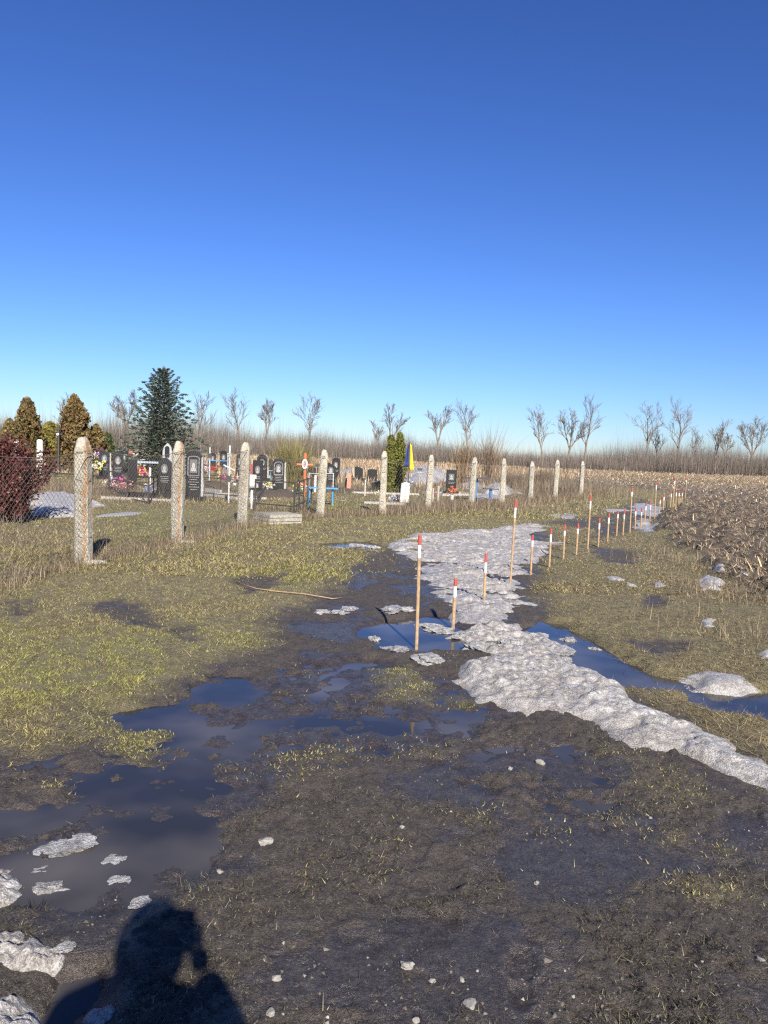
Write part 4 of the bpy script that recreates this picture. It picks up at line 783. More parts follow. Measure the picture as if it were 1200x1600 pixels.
twig_bush('leafless_shrub', (5.376,40.228), 3.587, 1.6, 130, [(0.22, 0.15, 0.09), (0.15, 0.11, 0.08)], [1, 1], 'tall thin leafless shrub right of the blue table', 0.02, 0.8)
twig_bush('leafless_shrub', (4.067,40.562), 3.110, 1.4, 110, [(0.25, 0.165, 0.08), (0.17, 0.12, 0.08)], [1, 1], 'tan leafless shrub left of the blue table', 0.02, 0.7)
twig_bush('leafless_shrub', (8.050,39.674), 1.389, 3.0, 900, [(0.16, 0.12, 0.09), (0.22, 0.17, 0.12)], [1, 1], 'low brown bramble between the two next to last posts', 0.013, 2.2)
twig_bush('leafless_shrub', (6.088,36.781), 1.226, 2.4, 600, [(0.15, 0.11, 0.085), (0.22, 0.17, 0.12)], [1, 1], 'low brown bramble behind the pointed snow heap', 0.013, 2.0)
def red_bush(p, h, w):
    o = empty('red_leaved_bush', (p[0], p[1], H(*p))); n = 26000; k = 170; st = MB(); rr = random.Random(3); X = []
    for j in range(k):
        a = rr.uniform(0, 6.28); sp = abs(rr.gauss(0, 0.30)); L = h*rr.uniform(0.6, 1.06)*(1-0.18*sp); d = Vector((math.cos(a)*math.sin(sp), math.sin(a)*math.sin(sp)*0.8, math.cos(sp))); b = Vector((rr.gauss(0, w*.12), rr.gauss(0, w*.08), 0)); pts = [b]
        for q in range(5): d = (d+Vector((rr.gauss(0, .12), rr.gauss(0, .12), -0.03))).normalized(); pts.append(pts[-1]+d*L/5)
        st.tube(pts, [0.009, .008, .007, .006, .005, .003], 3, False)
        for e in range(n//k):
            u = rr.uniform(0.15, 1.0)*5; i = min(int(u), 4); c = pts[i].lerp(pts[i+1], u-i)+Vector((rr.gauss(0, .055), rr.gauss(0, .055), rr.gauss(0, .05))); X.append(tuple(c))
    P = np.array(X); ok = P[:, 2] > 0.02; P = P[ok]
    leafy('leaves', P[:, 0], P[:, 1], P[:, 2], rng.uniform(0.026, 0.050, len(P)), pal(len(P), [(0.095, 0.026, 0.025), (0.055, 0.018, 0.018), (0.15, 0.045, 0.035), (0.26, 0.14, 0.10), (0.12, 0.028, 0.032)], [4, 4, 2, 0.7, 2], 0.25), parent=o)
    st.build('stems', M['bark'], o); return tag(o, 'dense bush with dark red leaves at the left edge', 'bush')
red_bush((-7.228,14.213), 1.62, 1.6)
red_bush2 = None

# ------------------------------------------------------------------ the graves
def profile(kind, w, h):
    a = w/2
    if kind == 'rect': return [(-a, 0), (a, 0), (a, h), (-a, h)]
    if kind == 'arch': return [(-a, 0), (a, 0), (a, h-a*0.8)]+[(a*math.cos(t), h-a*0.8+a*0.8*math.sin(t)) for t in [math.pi*k/8 for k in range(1, 8)]]+[(-a, h-a*0.8)]
    if kind == 'round': return [(-a, 0), (a, 0), (a, h*0.90)]+[(a*math.cos(t), h*0.90+h*0.10*math.sin(t)) for t in [math.pi*k/8 for k in range(1, 8)]]+[(-a, h*0.90)]
    if kind == 'point': return [(-a, 0), (a, 0), (a, h*0.86), (a*0.25, h), (-a*0.35, h*0.985), (-a, h*0.88)]
    if kind == 'slant': return [(-a, 0), (a, 0), (a, h*0.82), (a*0.3, h*0.90), (-a*0.4, h), (-a, h*0.97)]
    if kind == 'wave': return [(-a, 0), (a, 0), (a*1.05, h*0.30), (a*0.86, h*0.55), (a*0.98, h*0.78), (a*0.80, h*0.92), (a*0.2, h), (-a*0.5, h*0.97), (-a, h*0.88), (-a, h*0.4)]
def headstone(p, h, w, kind, label, d=0.09, mat='granite', rz=0.0, portrait=1, lines=4, base=True, side=None, z0=0.0, frame=None, bw=1.5, name='headstone'):
    rz = rz-math.atan2(p[0], p[1])*0.15; o = empty(name, (p[0], p[1], max(H(*p), 0)+z0), rz); b0 = 0.0
    if base:
        b0 = 0.14; MB().prism([(-w*bw/2, -0.08), (w*bw/2, -0.08), (w*bw/2, b0), (-w*bw/2, b0)], -d*1.6, d*1.6, 0.01).build('plinth', M[mat], o)
    st = MB().prism([(x, z+b0) for x, z in profile(kind, w, h-b0)], -d/2, d/2, 0.008).build('stele', M[mat], o); y = -d/2
    if portrait:
        pw = w*0.30; pz = b0+(h-b0)*0.66; boxy = int(w*100+h*50) % 2 == 0; hh = (h-b0)*0.15; pr = (MB().prism([(-pw*0.85, pz-hh), (pw*0.85, pz-hh), (pw*0.85, pz+hh), (-pw*0.85, pz+hh)], y-0.005, y-0.001) if boxy else MB().disc((0, y-0.001, pz), pw*0.9, hh, 14, 0.004)).build('portrait', M['etch'], st)
        m = MB().disc((0, y-0.006, pz+0.02), pw*0.36, (h-b0)*0.065, 10, 0.003); m.prism([(-pw*.62, pz-(h-b0)*0.11), (pw*.62, pz-(h-b0)*0.11), (pw*.42, pz-0.04), (-pw*.42, pz-0.04)], y-0.008, y-0.006); m.build('likeness', M['etchline'] if portrait > 1 else M['greystone'], st)
    for k in range(lines):
        lw = w*(0.62, 0.5, 0.66, 0.44, 0.56, 0.38)[k % 6]; zz = b0+(h-b0)*(0.42-0.055*k); m = MB(); x = -lw/2; rr = random.Random(k*7+int(w*1000))
        while x < lw/2:                                      # a row of cut marks too far off to read
            s = rr.uniform(0.018, 0.05); m.box((x+s/2, y-0.001, zz), (s, 0.004, 0.016)); x += s+0.012
        m.build('inscription', M['etchline'], st)
    if frame:
        pr = profile(kind, w*0.74, (h-b0)*0.42); z1 = b0+(h-b0)*0.46; f = MB(); q = [(x, y-0.004, z+z1) for x, z in pr]; f.tube(q+[q[0]], 0.012, 4, False); f.build('frame', M[frame], st)
    if side:
        MB().prism([(w/2+0.004, 0), (w/2+0.07, 0), (w/2+0.085, h*0.3), (w/2+0.05, h*0.6), (w/2+0.06, h*0.9), (w/2+0.004, h*0.86)], -d/2, d*0.6, 0.006).build('side_slab', M[side], o)
    return tag(o, label, 'headstone', 'headstones')
headstone((-11.749,32.113), 1.231, 0.42, 'slant', 'grey edged dark headstone with a slanted top, leftmost of a pair', side='greystone', rz=0.1)
headstone((-10.457,30.023), 1.226, 0.40, 'round', 'dark headstone with a white portrait left of the plain stele', rz=0.15, portrait=2)
headstone((-8.090,24.597), 1.025, 0.26, 'rect', 'plain dark rectangular stele left of the grey table', rz=0.35, portrait=0, lines=0, d=0.12)
headstone((-6.800,23.686), 1.145, 0.38, 'point', 'black headstone with an oval portrait left of the second post', portrait=2, lines=4, d=0.12)
headstone((-5.423,21.748), 1.414, 0.42, 'round', 'large black headstone with framed portrait right of the second post', frame='etchline', side='greystone', lines=6, d=0.12)
headstone((-7.081,37.449), 1.248, 0.40, 'round', 'dark headstone half hidden behind the third post', lines=3)
headstone((-4.543,27.348), 1.140, 0.34, 'rect', 'narrow black stele with portrait right of the third post', side=None, lines=4, portrait=2, d=0.16)
headstone((-5.945,36.991), 1.264, 0.50, 'arch', 'arched black headstone behind the narrow stele', lines=2, side='greystone')
headstone((-3.884,27.859), 1.230, 0.42, 'arch', 'black arched headstone with pale edging above the soil mound', frame='greystone', side='greystone', lines=5, rz=0.12)
headstone((-2.294,32.209), 1.074, 0.42, 'slant', 'black headstone close right of the fourth post', lines=4)
headstone((-2.526,38.956), 1.234, 0.40, 'round', 'taller round topped black headstone behind the fourth post', lines=2, d=0.14)
headstone((0.346,32.723), 1.282, 0.46, 'rect', 'tall black and grey headstone in front of the thuja', side='greystone', portrait=2, lines=5)
headstone((2.655,30.937), 1.005, 0.42, 'rect', 'black rectangular headstone with a portrait behind the orange flowers', lines=2)
headstone((-16.397,40.138), 1.338, 0.34, 'round', 'distant dark headstone left of the nearest post', lines=0, portrait=0, side='greystone')
headstone((-10.542,46.823), 1.171, 0.36, 'round', 'distant dark headstone behind the left silver cross', lines=0)
headstone((-10.046,47.614), 1.309, 0.44, 'round', 'distant dark headstone behind the blue table top', lines=0, side='greystone')
headstone((-12.920,37.990), 1.203, 0.40, 'round', 'distant dark headstone between the pair and the spruce', lines=1)
headstone((-12.827,40.492), 0.945, 0.50, 'rect', 'distant low grey headstone under the spruce', mat='greystone', lines=0, portrait=0)
headstone((-5.528,44.503), 1.075, 0.4, 'rect', 'distant dark stele left of the blue pillar', lines=0, portrait=0)
headstone((-15.243,39.320), 1.049, 0.36, 'rect', 'distant grey stele right of the nearest post', mat='greystone', lines=0, portrait=0)
headstone((-6.671,44.211), 0.958, 0.40, 'point', 'distant dark pointed stele between two arched headstones', lines=0, portrait=0)
headstone((-8.132,44.740), 0.969, 0.42, 'rect', 'distant grey stele behind the top of the third post', mat='greystone', lines=0, portrait=0)
headstone((-1.462,41.882), 0.768, 0.45, 'slant', 'distant low dark stele right of the salmon obelisk', lines=0, portrait=0)
headstone((-0.678,39.186), 0.718, 0.50, 'round', 'distant low dark stele left of the low black monument', lines=0, portrait=0)
headstone((-11.184,37.172), 0.898, 0.42, 'slant', 'distant dark stele left of the grey arch monument', lines=0, portrait=0)
headstone((-3.768,39.366), 0.722, 0.40, 'arch', 'distant dark arched stele right of the red cross', lines=0, portrait=0)
headstone((-6.859,39.581), 0.726, 0.5, 'rect', 'dull red memorial board behind the third post', mat='maroon', lines=0, portrait=0, base=False, name='memorial_board')
# the carved pale stone leaning in front of the tall headstone
o = empty('carved_stone', (*(0.633,24.926), 0.0), 0.1); w = 0.31; h = 0.685
pr = [(-w/2, -0.05), (w/2*0.85, -0.05), (w/2*1.1, h*0.5), (w/2, h*0.95), (w*0.1, h), (-w/2*0.7, h*0.93), (-w/2*0.85, h*0.5)]
MB().prism(pr, -0.07, 0.07, 0.015).build('stone_body', M['palestone'], o); m = MB(); [m.box((0.03, -0.072, h*(0.85-0.13*k)), (0.05, 0.006, 0.03)) for k in range(5)]; m.build('carving', M['greystone'], o); tag(o, 'pale rough carved stone right of the tall headstone', 'stone')
# red obelisk
for p, lab, mt in (((-1.467,31.246), 'small salmon red pointed obelisk', 'salmon'), ((-1.594,31.679), 'low dark stele touching the salmon obelisk', 'granite')):
    o = empty('grave_obelisk', (*p, 0)); hh = 0.729*(1 if mt == 'salmon' else 0.72); a = 0.10 if mt == 'salmon' else 0.07
    m = MB(); m.tube([(0, 0, -0.05), (0, 0, hh*0.82), (0, 0, hh*0.9), (0, 0, hh)], [a*1.35, a*1.1, a*0.9, 0.012], 4); m.build('shaft', M[mt], o); MB().box((0, 0, 0.03), (0.36, 0.30, 0.10)).build('plinth', M[mt], o); tag(o, lab, 'obelisk')
def cross(p, h, label, mat, r=0.03, arms=((0.75, 0.32, 0.0),), plates=(), name='grave_cross', rz=0.0):
    o = empty(name, (*p, 0), rz); MB().tube([(0, 0, -0.1), (0, 0, h)], r, 8).build('upright', M[mat], o)
    for z, L, sl in arms: MB().tube([(-L, -r*0.3, z*h+sl*L), (L, -r*0.3, z*h-sl*L)], r*0.85, 8).build('arm', M[mat], o)
    for z, pw, ph, oval, pm in plates:
        if oval: q = MB().disc((0, -r*1.6, z*h), pw, ph, 14, 0.015).build('plaque', M['enamel'], o); MB().disc((0, -r*1.6-0.016, z*h), pw*0.62, ph*0.66, 12, 0.004).build('picture', M['photo'], q)
        else: q = MB().box((0, -r*1.5, z*h), (pw*2, 0.02, ph*2)).build('plaque', M[pm], o)
    return tag(o, label, 'cross', 'grave crosses')
cross((-2.678,25.502), 1.488, 'orange red wooden cross with an oval white plaque', 'orange', 0.045, ((0.74, 0.27, 0.0), (0.28, 0.22, 0.45)), ((0.76, 0.09, 0.17, True, None),))
cross((-4.333,21.314), 1.634, 'silver pipe cross with two dark plaques left of the third post', 'silver', 0.026, ((0.62, 0.16, 0.45),), ((0.84, 0.06, 0.05, False, 'greystone'), (0.44, 0.07, 0.08, False, 'iron')))
cross((-7.967,34.783), 1.536, 'thin silver pipe cross with one square plaque', 'silver', 0.03, (), ((0.75, 0.09, 0.09, False, 'iron'),))
cross((-16.141,37.887), 2.336, 'tall dark iron cross in front of the conifers', 'iron', 0.06, ((0.80, 0.22, 0.0), (0.90, 0.12, 0)), ((0.80, 0.06, 0.06, True, None),))
cross((1.707,38.381), 0.928, 'small grey cross in the snow behind the flag', 'greystone', 0.028, ((0.74, 0.17, 0.0),), ((0.92, 0.13, 0.05, False, 'iron'),))
cross((-3.818,43.229), 0.865, 'small dark cross between the red cross and the fourth post', 'iron', 0.035, ((0.80, 0.2, 0.0),), ((0.86, 0.14, 0.08, False, 'iron'),))
cross((3.599,56.335), 1.080, 'small dark cross right of the post beside the flag', 'iron', 0.03, ((0.75, 0.15, 0.0),), ((0.86, 0.10, 0.12, False, 'iron'),))
cross((-12.485,38.603), 1.351, 'thin white cross under the spruce', 'white', 0.028, ((0.78, 0.2, 0.0),))
# the grey headstone with a pointed arch behind the black one
o = empty('arched_monument', (*(-7.430,25.946), 0)); h = 1.643; pr = [(-0.16, 0), (0.16, 0), (0.16, h*0.82), (0.12, h*0.92), (0, h), (-0.12, h*0.92), (-0.16, h*0.82)]
MB().prism(pr, 0.16, 0.24, 0.01).build('stele', M['greystone'], o); MB().prism([(x*0.5, h*0.7+z*0.24) for x, z in pr], 0.15, 0.159).build('niche', M['granite'], o); tag(o, 'grey pointed arch monument showing above the portrait headstone', 'monument')
# kerbs, slabs and mounds
def kerb(p0, p1, label, hgt=0.12, t=0.14, mat='kerb', name='grave_kerb', depth=None):
    a = Vector((*p0, 0)); b = Vector((*p1, 0)); d = b-a; o = empty(name, tuple(a+d/2), math.atan2(d.y, d.x)); L = d.length
    if depth is None: MB().box((0, 0, hgt/2-0.02), (L, t, hgt+0.04)).build('kerb_stone', M[mat], o)
    else:
        for y in (0, depth): MB().box((0, y, hgt/2-0.02), (L, t, hgt+0.04)).build('kerb_stone', M[mat], o)
        for x in (-L/2+t/2, L/2-t/2): MB().box((x, depth/2, hgt/2-0.022), (t*0.99, depth-t, hgt+0.036)).build('kerb_stone', M[mat], o)
    return tag(o, label, 'kerb', 'grave kerbs')
kerb((-7.766,21.099), (-5.787,20.964), 'long pale concrete kerb under the black grave border', 0.10, 0.16)
kerb((-7.562,21.833), (-6.156,22.160), 'black polished grave border on the pale kerb', 0.20, 0.10, 'granite', 'grave_border')
kerb((-5.803,24.401), (-4.339,22.734), 'pale kerb right of the large black headstone', 0.10, 0.18, depth=0.9)
kerb((-1.259,28.962), (1.304,29.505), 'pinkish kerb in front of the tall headstone by the thuja', 0.10, 0.14)
kerb((2.205,29.708), (3.890,30.901), 'white kerb behind the orange flowers', 0.12, 0.12, depth=1.2)
kerb((-6.090,26.148), (-5.432,25.427), 'grey low border on the soil mound', 0.16, 0.08, 'greystone')
kerb((-1.669,24.778), (-1.235,24.400), 'short pale board lying right of the blue bench', 0.04, 0.10)
o = empty('grave_slab', (*(0.070,23.667), 0)); MB().box((0, 0, 0.05), (1.40, 0.42, 0.07), 0.06).build('slab', M['kerb'], o); MB().box((0, 0.02, 0.0), (1.0, 0.3, 0.06)).build('support', M['soil'], o); tag(o, 'flat pale slab lying on the grass before the carved stone', 'slab')
def mound(p, sx, sy, h, label):
    n = 22; vs = []; fs = []; rr = random.Random(int(sx*99))
    for j in range(7):
        t = j/6
        for k in range(n):
            a = 2*math.pi*k/n; r = (1-t)**0.6 if j < 6 else 0.0; e = 1+0.10*math.sin(3*a+sx*5)+0.06*rr.uniform(-1, 1); vs.append((sx*r*math.cos(a)*e, sy*r*math.sin(a)*e, h*math.sin(t*1.57)*(1+0.12*rr.uniform(-1, 1))-0.03))
    for j in range(6):
        for k in range(n): fs.append((j*n+k, j*n+(k+1) % n, (j+1)*n+(k+1) % n, (j+1)*n+k))
    o = MB().add(vs, fs).build('grave_mound', M['soil'], None, True); o.location = (*p, 0); return tag(o, label, 'mound', 'soil mounds')
mound((-3.608,25.595), 0.85, 1.5, 0.26, 'dark soil mound in front of the arched headstone'); mound((-6.229,27.836), 0.75, 1.2, 0.34, 'dark soil mound right of the large black headstone'); mound((-8.470,23.541), 0.9, 1.2, 0.22, 'dark soil mound left of the plain stele'); mound((-1.930,30.354), 1.3, 1.6, 0.16, 'flat dark soil mound behind the blue bench')
o = empty('slab_stack', (*(-2.291,16.375), 0.0), R(38)); hz = 0.0
for k in range(3):
    m = MB(); s = 0.80-0.02*k; m.box((0.01*k, -0.008*k, hz+0.035), (s, s*0.92, 0.066)); m.build('slab', M['concrete'], o); hz += 0.078
MB().box((0, 0, 0.11), (0.66, 0.60, 0.20)).build('core', M['greywood'], o); tag(o, 'low stack of three lichened concrete slabs by the third post', 'slab stack')
# tables and benches
def bench(p, w, h, d, mat, top, label, legs=2, rz=0.0, name='grave_bench', cat='bench', tt=0.035, r=0.022):
    o = empty(name, (*p, max(H(*p), 0)), rz); MB().box((0, 0, h-tt/2), (w, d, tt)).build('seat' if cat == 'bench' else 'table_top', M[top], o)
    xs = (-w*0.34, w*0.34) if legs == 2 else (0,)
    for x in xs: MB().tube([(x, 0, -0.1), (x, 0, h-tt)], r, 8).build('leg', M[mat], o)
    if legs == 2: MB().tube([(-w*0.34, 0.02, 0.12), (w*0.34, 0.02, 0.12)], 0.012, 6).build('crossbar', M['iron'], o)
    return tag(o, label, cat)
bench((-1.825,21.996), 0.98, 0.513, 0.26, 'blue', 'blue', 'bright blue two legged bench behind the fourth post', 2, 0.05)
bench((-4.444,34.695), 0.36, 0.867, 0.36, 'blue', 'blue', 'bright blue pillar table below the olive shrub', 1, 0, 'pillar_table', 'table', 0.05, 0.095)
bench((-8.845,40.203), 1.25, 0.838, 0.5, 'deepblue', 'blue', 'blue topped table between the two silver crosses', 2, 0, 'grave_table', 'table')
bench((3.208,27.214), 0.98, 0.816, 0.5, 'deepblue', 'iron', 'dark topped table on a faded blue leg', 1, 0, 'grave_table', 'table', 0.04, 0.07)
bench((3.859,27.995), 0.56, 0.420, 0.26, 'deepblue', 'iron', 'low dark topped bench on one faded blue leg', 1, 0, 'grave_bench', 'bench', 0.03, 0.06)
bench((-8.176,26.682), 0.85, 0.956, 0.55, 'white', 'greytable', 'bluish grey table on a white leg under the spruce', 1, 0, 'grave_table', 'table', 0.06, 0.04)
bench((-5.439,37.543), 0.5, 0.501, 0.3, 'blue', 'greytable', 'small far bench behind the arched headstone', 2)
# railings
def railing(pts, label, h=0.55, rails=(1.0, 0.72), step=1.1, mat='iron', r=0.014):
    o = empty('grave_railing', (*pts[0], 0)); b0 = Vector((*pts[0], 0))
    for a, b in zip(pts[:-1], pts[1:]):
        A = Vector((*a, 0))-b0; B = Vector((*b, 0))-b0; n = max(1, round((B-A).length/step))
        for k in range(n+1):
            q = A.lerp(B, k/n)
            if k or a is pts[0]: MB().tube([q-Vector((0, 0, .1)), q+Vector((0, 0, h+0.03))], r*1.5, 6).build('post', M[mat], o)
        for t in rails: MB().tube([A+Vector((0, 0, h*t)), B+Vector((0, 0, h*t))], r, 5).build('rail', M[mat], o)
    return tag(o, label, 'railing', 'iron grave railings')
railing([(-11.729,25.963), (-9.306,24.443), (-6.083,19.765), (-7.673,26.639)], 'long dark iron railing left of the second post', 0.72, (1.0, 0.70, 0.1), 2.0, 'iron', 0.017)
railing([(-5.265,21.848), (-3.446,20.805), (-4.158,26.783)], 'low dark railing around the grave left of the third post', 0.26, (1.0,), 0.5)
railing([(-6.337,26.822), (-4.864,25.456)], 'dark rail behind the soil mound with pink flowers', 0.5, (1.0,), 1.2)
railing([(-3.225,19.106), (-2.170,18.450), (-2.110,22.097)], 'dark railing around the soil mound by the slab stack', 0.80, (1.0, 0.28), 1.0, 'iron', 0.015)
railing([(-15.552,31.509), (-12.214,33.156)], 'far dark railing behind the red bush', 0.7, (1.0, 0.6, 0.2), 1.0, 'iron', 0.018)
railing([(-2.938,29.546), (-2.050,30.258)], 'pale rail right of the red cross', 0.7, (1.0,), 2.0, 'silver', 0.014)
# posts and boards
def wood_post(p, h, r, label, mat='greywood', cap=None):
    o = empty('wooden_post', (*p, max(0, H(*p)))); MB().tube([(0, 0, -.1), (0, 0, h*0.97), (0, 0, h)], [r, r*0.94, r*0.6], 7).build('shaft', M[mat], o)
    if cap: MB().box((0.02, -0.02, h*cap), (0.17, 0.16, 0.24), 0.2, 0.25).build('box', M['palestone'], o); MB().box((0.05, -0.03, h*cap-0.14), (0.22, 0.24, 0.03), 0.2, 0.3).build('shelf', M['greywood'], o)
    return tag(o, label, 'post')
wood_post((-3.401,19.656), 0.852, 0.045, 'pale wooden post with a small box next to the third concrete post', 'palestone', 0.88); wood_post((1.808,25.985), 0.520, 0.045, 'short grey wooden stump left of the orange flowers'); wood_post((1.606,25.527), 0.468, 0.035, 'shorter grey stump beside the post right of the flag')
wood_post((-0.714,27.643), 0.576, 0.022, 'thin bleached stick left of the fifth concrete post', 'palestone'); wood_post((-15.479,34.382), 1.547, 0.14, 'distant pale concrete post right of the red bush', 'palestone'); wood_post((-15.551,32.383), 1.457, 0.10, 'distant pale post behind the red bush', 'palestone'); wood_post((-2.625,28.836), 0.649, 0.05, 'white painted stump right of the red cross', 'white')
# black memorial left of the thuja (draped bench)
o = empty('low_monument', (*(-0.245,31.705), 0)); MB().prism([(-0.32, 0), (0.30, 0), (0.30, 0.5), (0.18, 0.55), (-0.05, 0.42), (-0.30, 0.36)], -0.12, 0.12, 0.01).build('stele', M['granite'], o); MB().box((-0.05, -0.05, 0.05), (0.85, 0.5, 0.14)).build('plinth', M['granite'], o); tag(o, 'low black monument left of the tall headstone', 'monument')
# flag
o = empty('flag', (*(0.864,28.760), 0)); h = 2.013
MB().tube([(0, 0, -.1), (0, 0, h)], 0.017, 6).build('pole', M['iron'], o)
def cloth(x0, x1, z0, z1, ph):
    vs = []; fs = []; nx, nz = 8, 10
    for j in range(nz+1):
        for i in range(nx+1):
            u = i/nx; v = j/nz; top = z1-0.10*abs(u)*1; x = x0+(x1-x0)*u*(0.35+0.65*v); vs.append((x, -0.03+0.035*math.sin(u*7+ph+v*2), (h-0.02)+(z0-h)*v-0.10*u*(1-v)))
    for j in range(nz):
        for i in range(nx): a = j*(nx+1)+i; fs.append((a, a+1, a+nx+2, a+nx+1))
    return MB().add(vs, fs)
for args, nm, mt in (((0.012, 0.19, h*0.5, h, 0.3), 'yellow_half', 'flagyellow'), ((-0.012, -0.20, h*0.56, h*0.9, 1.7), 'blue_half', 'flagblue')):
    c = cloth(*args).build(nm, M[mt], o, True); sm = c.modifiers.new('thickness', 'SOLIDIFY'); sm.thickness = 0.006
MB().tube([(-0.12, -0.02, h*0.53), (0.12, -0.02, h*0.53)], 0.012, 6).build('cross_arm', M['iron'], o); tag(o, 'blue and yellow flag hanging from a thin pole', 'flag')
# flowers
def flowers(p, z, s, cols, label, vase=None, n=26, green=0.4):
    o = empty('flower_bunch', (*p, z)); k = n; P = rng.normal(0, 1, (k, 3))*np.array([s*0.34, s*0.22, s*0.26])+np.array([0, 0, s*0.36+(vase or 0)]); V = []; C = []
    q = np.repeat(P, 16, 0)+rng.normal(0, s*0.075, (k*16, 3)); cc = np.array(cols, float)[rng.integers(0, len(cols), k)]; cc = np.repeat(cc, 16, 0)*rng.uniform(0.7, 1.15, (k*16, 1)); q[:, 2] = np.maximum(q[:, 2], 0.01)
    leafy('blossoms', q[:, 0], q[:, 1], q[:, 2], s*0.13, np.clip(cc, 0, 0.85), parent=o, aspect=1.1)
    m = 90; g = rng.normal(0, 1, (m, 3))*np.array([s*0.36, s*0.24, s*0.2])+np.array([0, 0.02, s*0.2+(vase or 0)]); g[:, 2] = np.maximum(g[:, 2], 0.0); leafy('leaves', g[:, 0], g[:, 1], g[:, 2], s*0.09, pal(m, [(0.04, 0.10, 0.03), (0.07, 0.13, 0.04)], [1, 1]), parent=o, aspect=2.4)
    if vase: MB().tube([(0, 0, 0), (0, 0, vase*0.2), (0, 0, vase)], [0.05, 0.055, 0.07], 10).build('vase', M['white'], o)
    return tag(o, label, 'flowers', 'artificial flowers on the graves')
WH, PK, RD, PU, YE, OR, BL = (0.75, 0.72, 0.70), (0.70, 0.25, 0.35), (0.55, 0.05, 0.06), (0.38, 0.06, 0.28), (0.75, 0.68, 0.12), (0.78, 0.22, 0.10), (0.25, 0.30, 0.60)
for p, z, s, cols, lab, vz in (
 ((-16.217,39.060), 0.05, 0.62, (RD, RD, WH), 'red and white flowers left of the nearest post', None), ((-12.543,35.409), 0.45, 0.40, (RD, PK), 'red flowers between the two slanted headstones', None), ((-8.334,24.408), 0.1, 0.48, (PU, PK, PK), 'purple pink flowers at the foot of the plain stele', None),
 ((-9.610,26.888), 0.05, 0.40, (PK, WH), 'faded pink flowers lying on the left soil mound', None), ((-9.453,29.784), 0.35, 0.50, (PK, RD, YE), 'pink and yellow flowers below the grey table', None), ((-10.430,32.096), 0.6, 0.34, (YE, WH), 'pale yellow flowers above the pink ones', None),
 ((-13.079,34.715), 0.8, 0.5, (PU, WH), 'purple and white flowers right of the nearest post', None), ((-11.974,31.856), 0.4, 0.5, (YE, WH), 'cream flowers right of the nearest post', None), ((-14.791,44.461), 0.75, 0.5, (PK, OR), 'pink flowers behind the plain stele', None), ((-7.480,24.286), 0.05, 0.36, (BL, BL, WH), 'bluish bunch lying under the grey table', None),
 ((-8.152,34.582), 0.35, 0.42, (WH, PK, PK), 'pink and white flowers right of the large headstone', None), ((-6.228,29.355), 0.28, 0.30, (PU, PU, YE), 'purple flowers over yellow ones left of the silver cross', None), ((-8.975,40.035), 0.3, 0.4, (OR, RD), 'orange flowers under the blue table top', None),
 ((-5.256,26.795), 0.25, 0.30, (RD, WH, WH), 'red and white flowers in a white box right of the silver cross', 0.10), ((-4.155,27.649), 0.05, 0.38, (WH, WH, YE), 'white flowers left of the arched headstone', None), ((-3.020,27.212), 0.12, 0.38, (YE, YE, WH), 'yellow flowers at the foot of the red cross', None), ((-3.204,33.843), 0.2, 0.30, (RD, PK), 'red flowers right of the red cross', None),
 ((0.347,25.402), 0.02, 0.28, (BL, WH, WH), 'blue and white bunch on the grass left of the carved stone', None), ((0.889,30.576), 0.35, 0.34, ((0.15, 0.38, 0.62), WH, (0.10, 0.2, 0.5)), 'light blue wreath at the foot of the flag', None), ((2.375,27.043), 0.02, 0.30, (OR, OR, (0.8, 0.35, 0.22)), 'orange flowers in a white vase', 0.24), ((1.740,28.539), 0.1, 0.28, (OR, RD), 'small orange bunch behind the stumps', None), ((-0.260,28.381), 0.05, 0.22, (YE, WH), 'small cream bunch by the low black monument', None)):
    flowers(p, z, s*0.86, cols, lab, vz)

# ------------------------------------------------------------------ ice, stones, the fallen stick
def lump_mesh(seed, flat, det=4):
    bm = bmesh.new(); bmesh.ops.create_icosphere(bm, subdivisions=det, radius=1.0); rr = np.random.default_rng(seed)
    for v in bm.verts:
        c = v.co; n = float(pn(c.x+seed*3.1, c.y+c.z*1.7, 0.9, seed)); n2 = float(pn(c.x*1.0+c.z, c.y+seed, 0.33, seed+1)); n3 = float(pn(c.x+c.z*0.7, c.y-c.z+seed, 0.12, seed+2)); k = 1+0.42*n+0.26*n2+0.12*n3; v.co = Vector((c.x*k, c.y*k, max(c.z, -0.4)*flat*k))
    me = bpy.data.meshes.new('lump'); bm.to_mesh(me); bm.free(); return me
LUMPS = [lump_mesh(s, f) for s, f in ((1, 0.5), (2, 0.6), (3, 0.4), (4, 0.7), (5, 0.5))]
for me in LUMPS: me.materials.append(M['ice'])
def chunk(p, s, k, label, dz=0.0, zs=1.0, name='ice_chunk', cat='ice'):
    o = bpy.data.objects.new(name, LUMPS[k % 5]); COL.objects.link(o); o.location = (*p, max(H(*p), WATER-0.01)+dz); o.scale = (s*random.uniform(0.85, 1.35), s*random.uniform(0.7, 1.1), s*random.uniform(0.45, 0.75)*zs); o.rotation_euler = (0, 0, random.uniform(0, 6.28)); return tag(o, label, cat, 'lumps of melting ice')
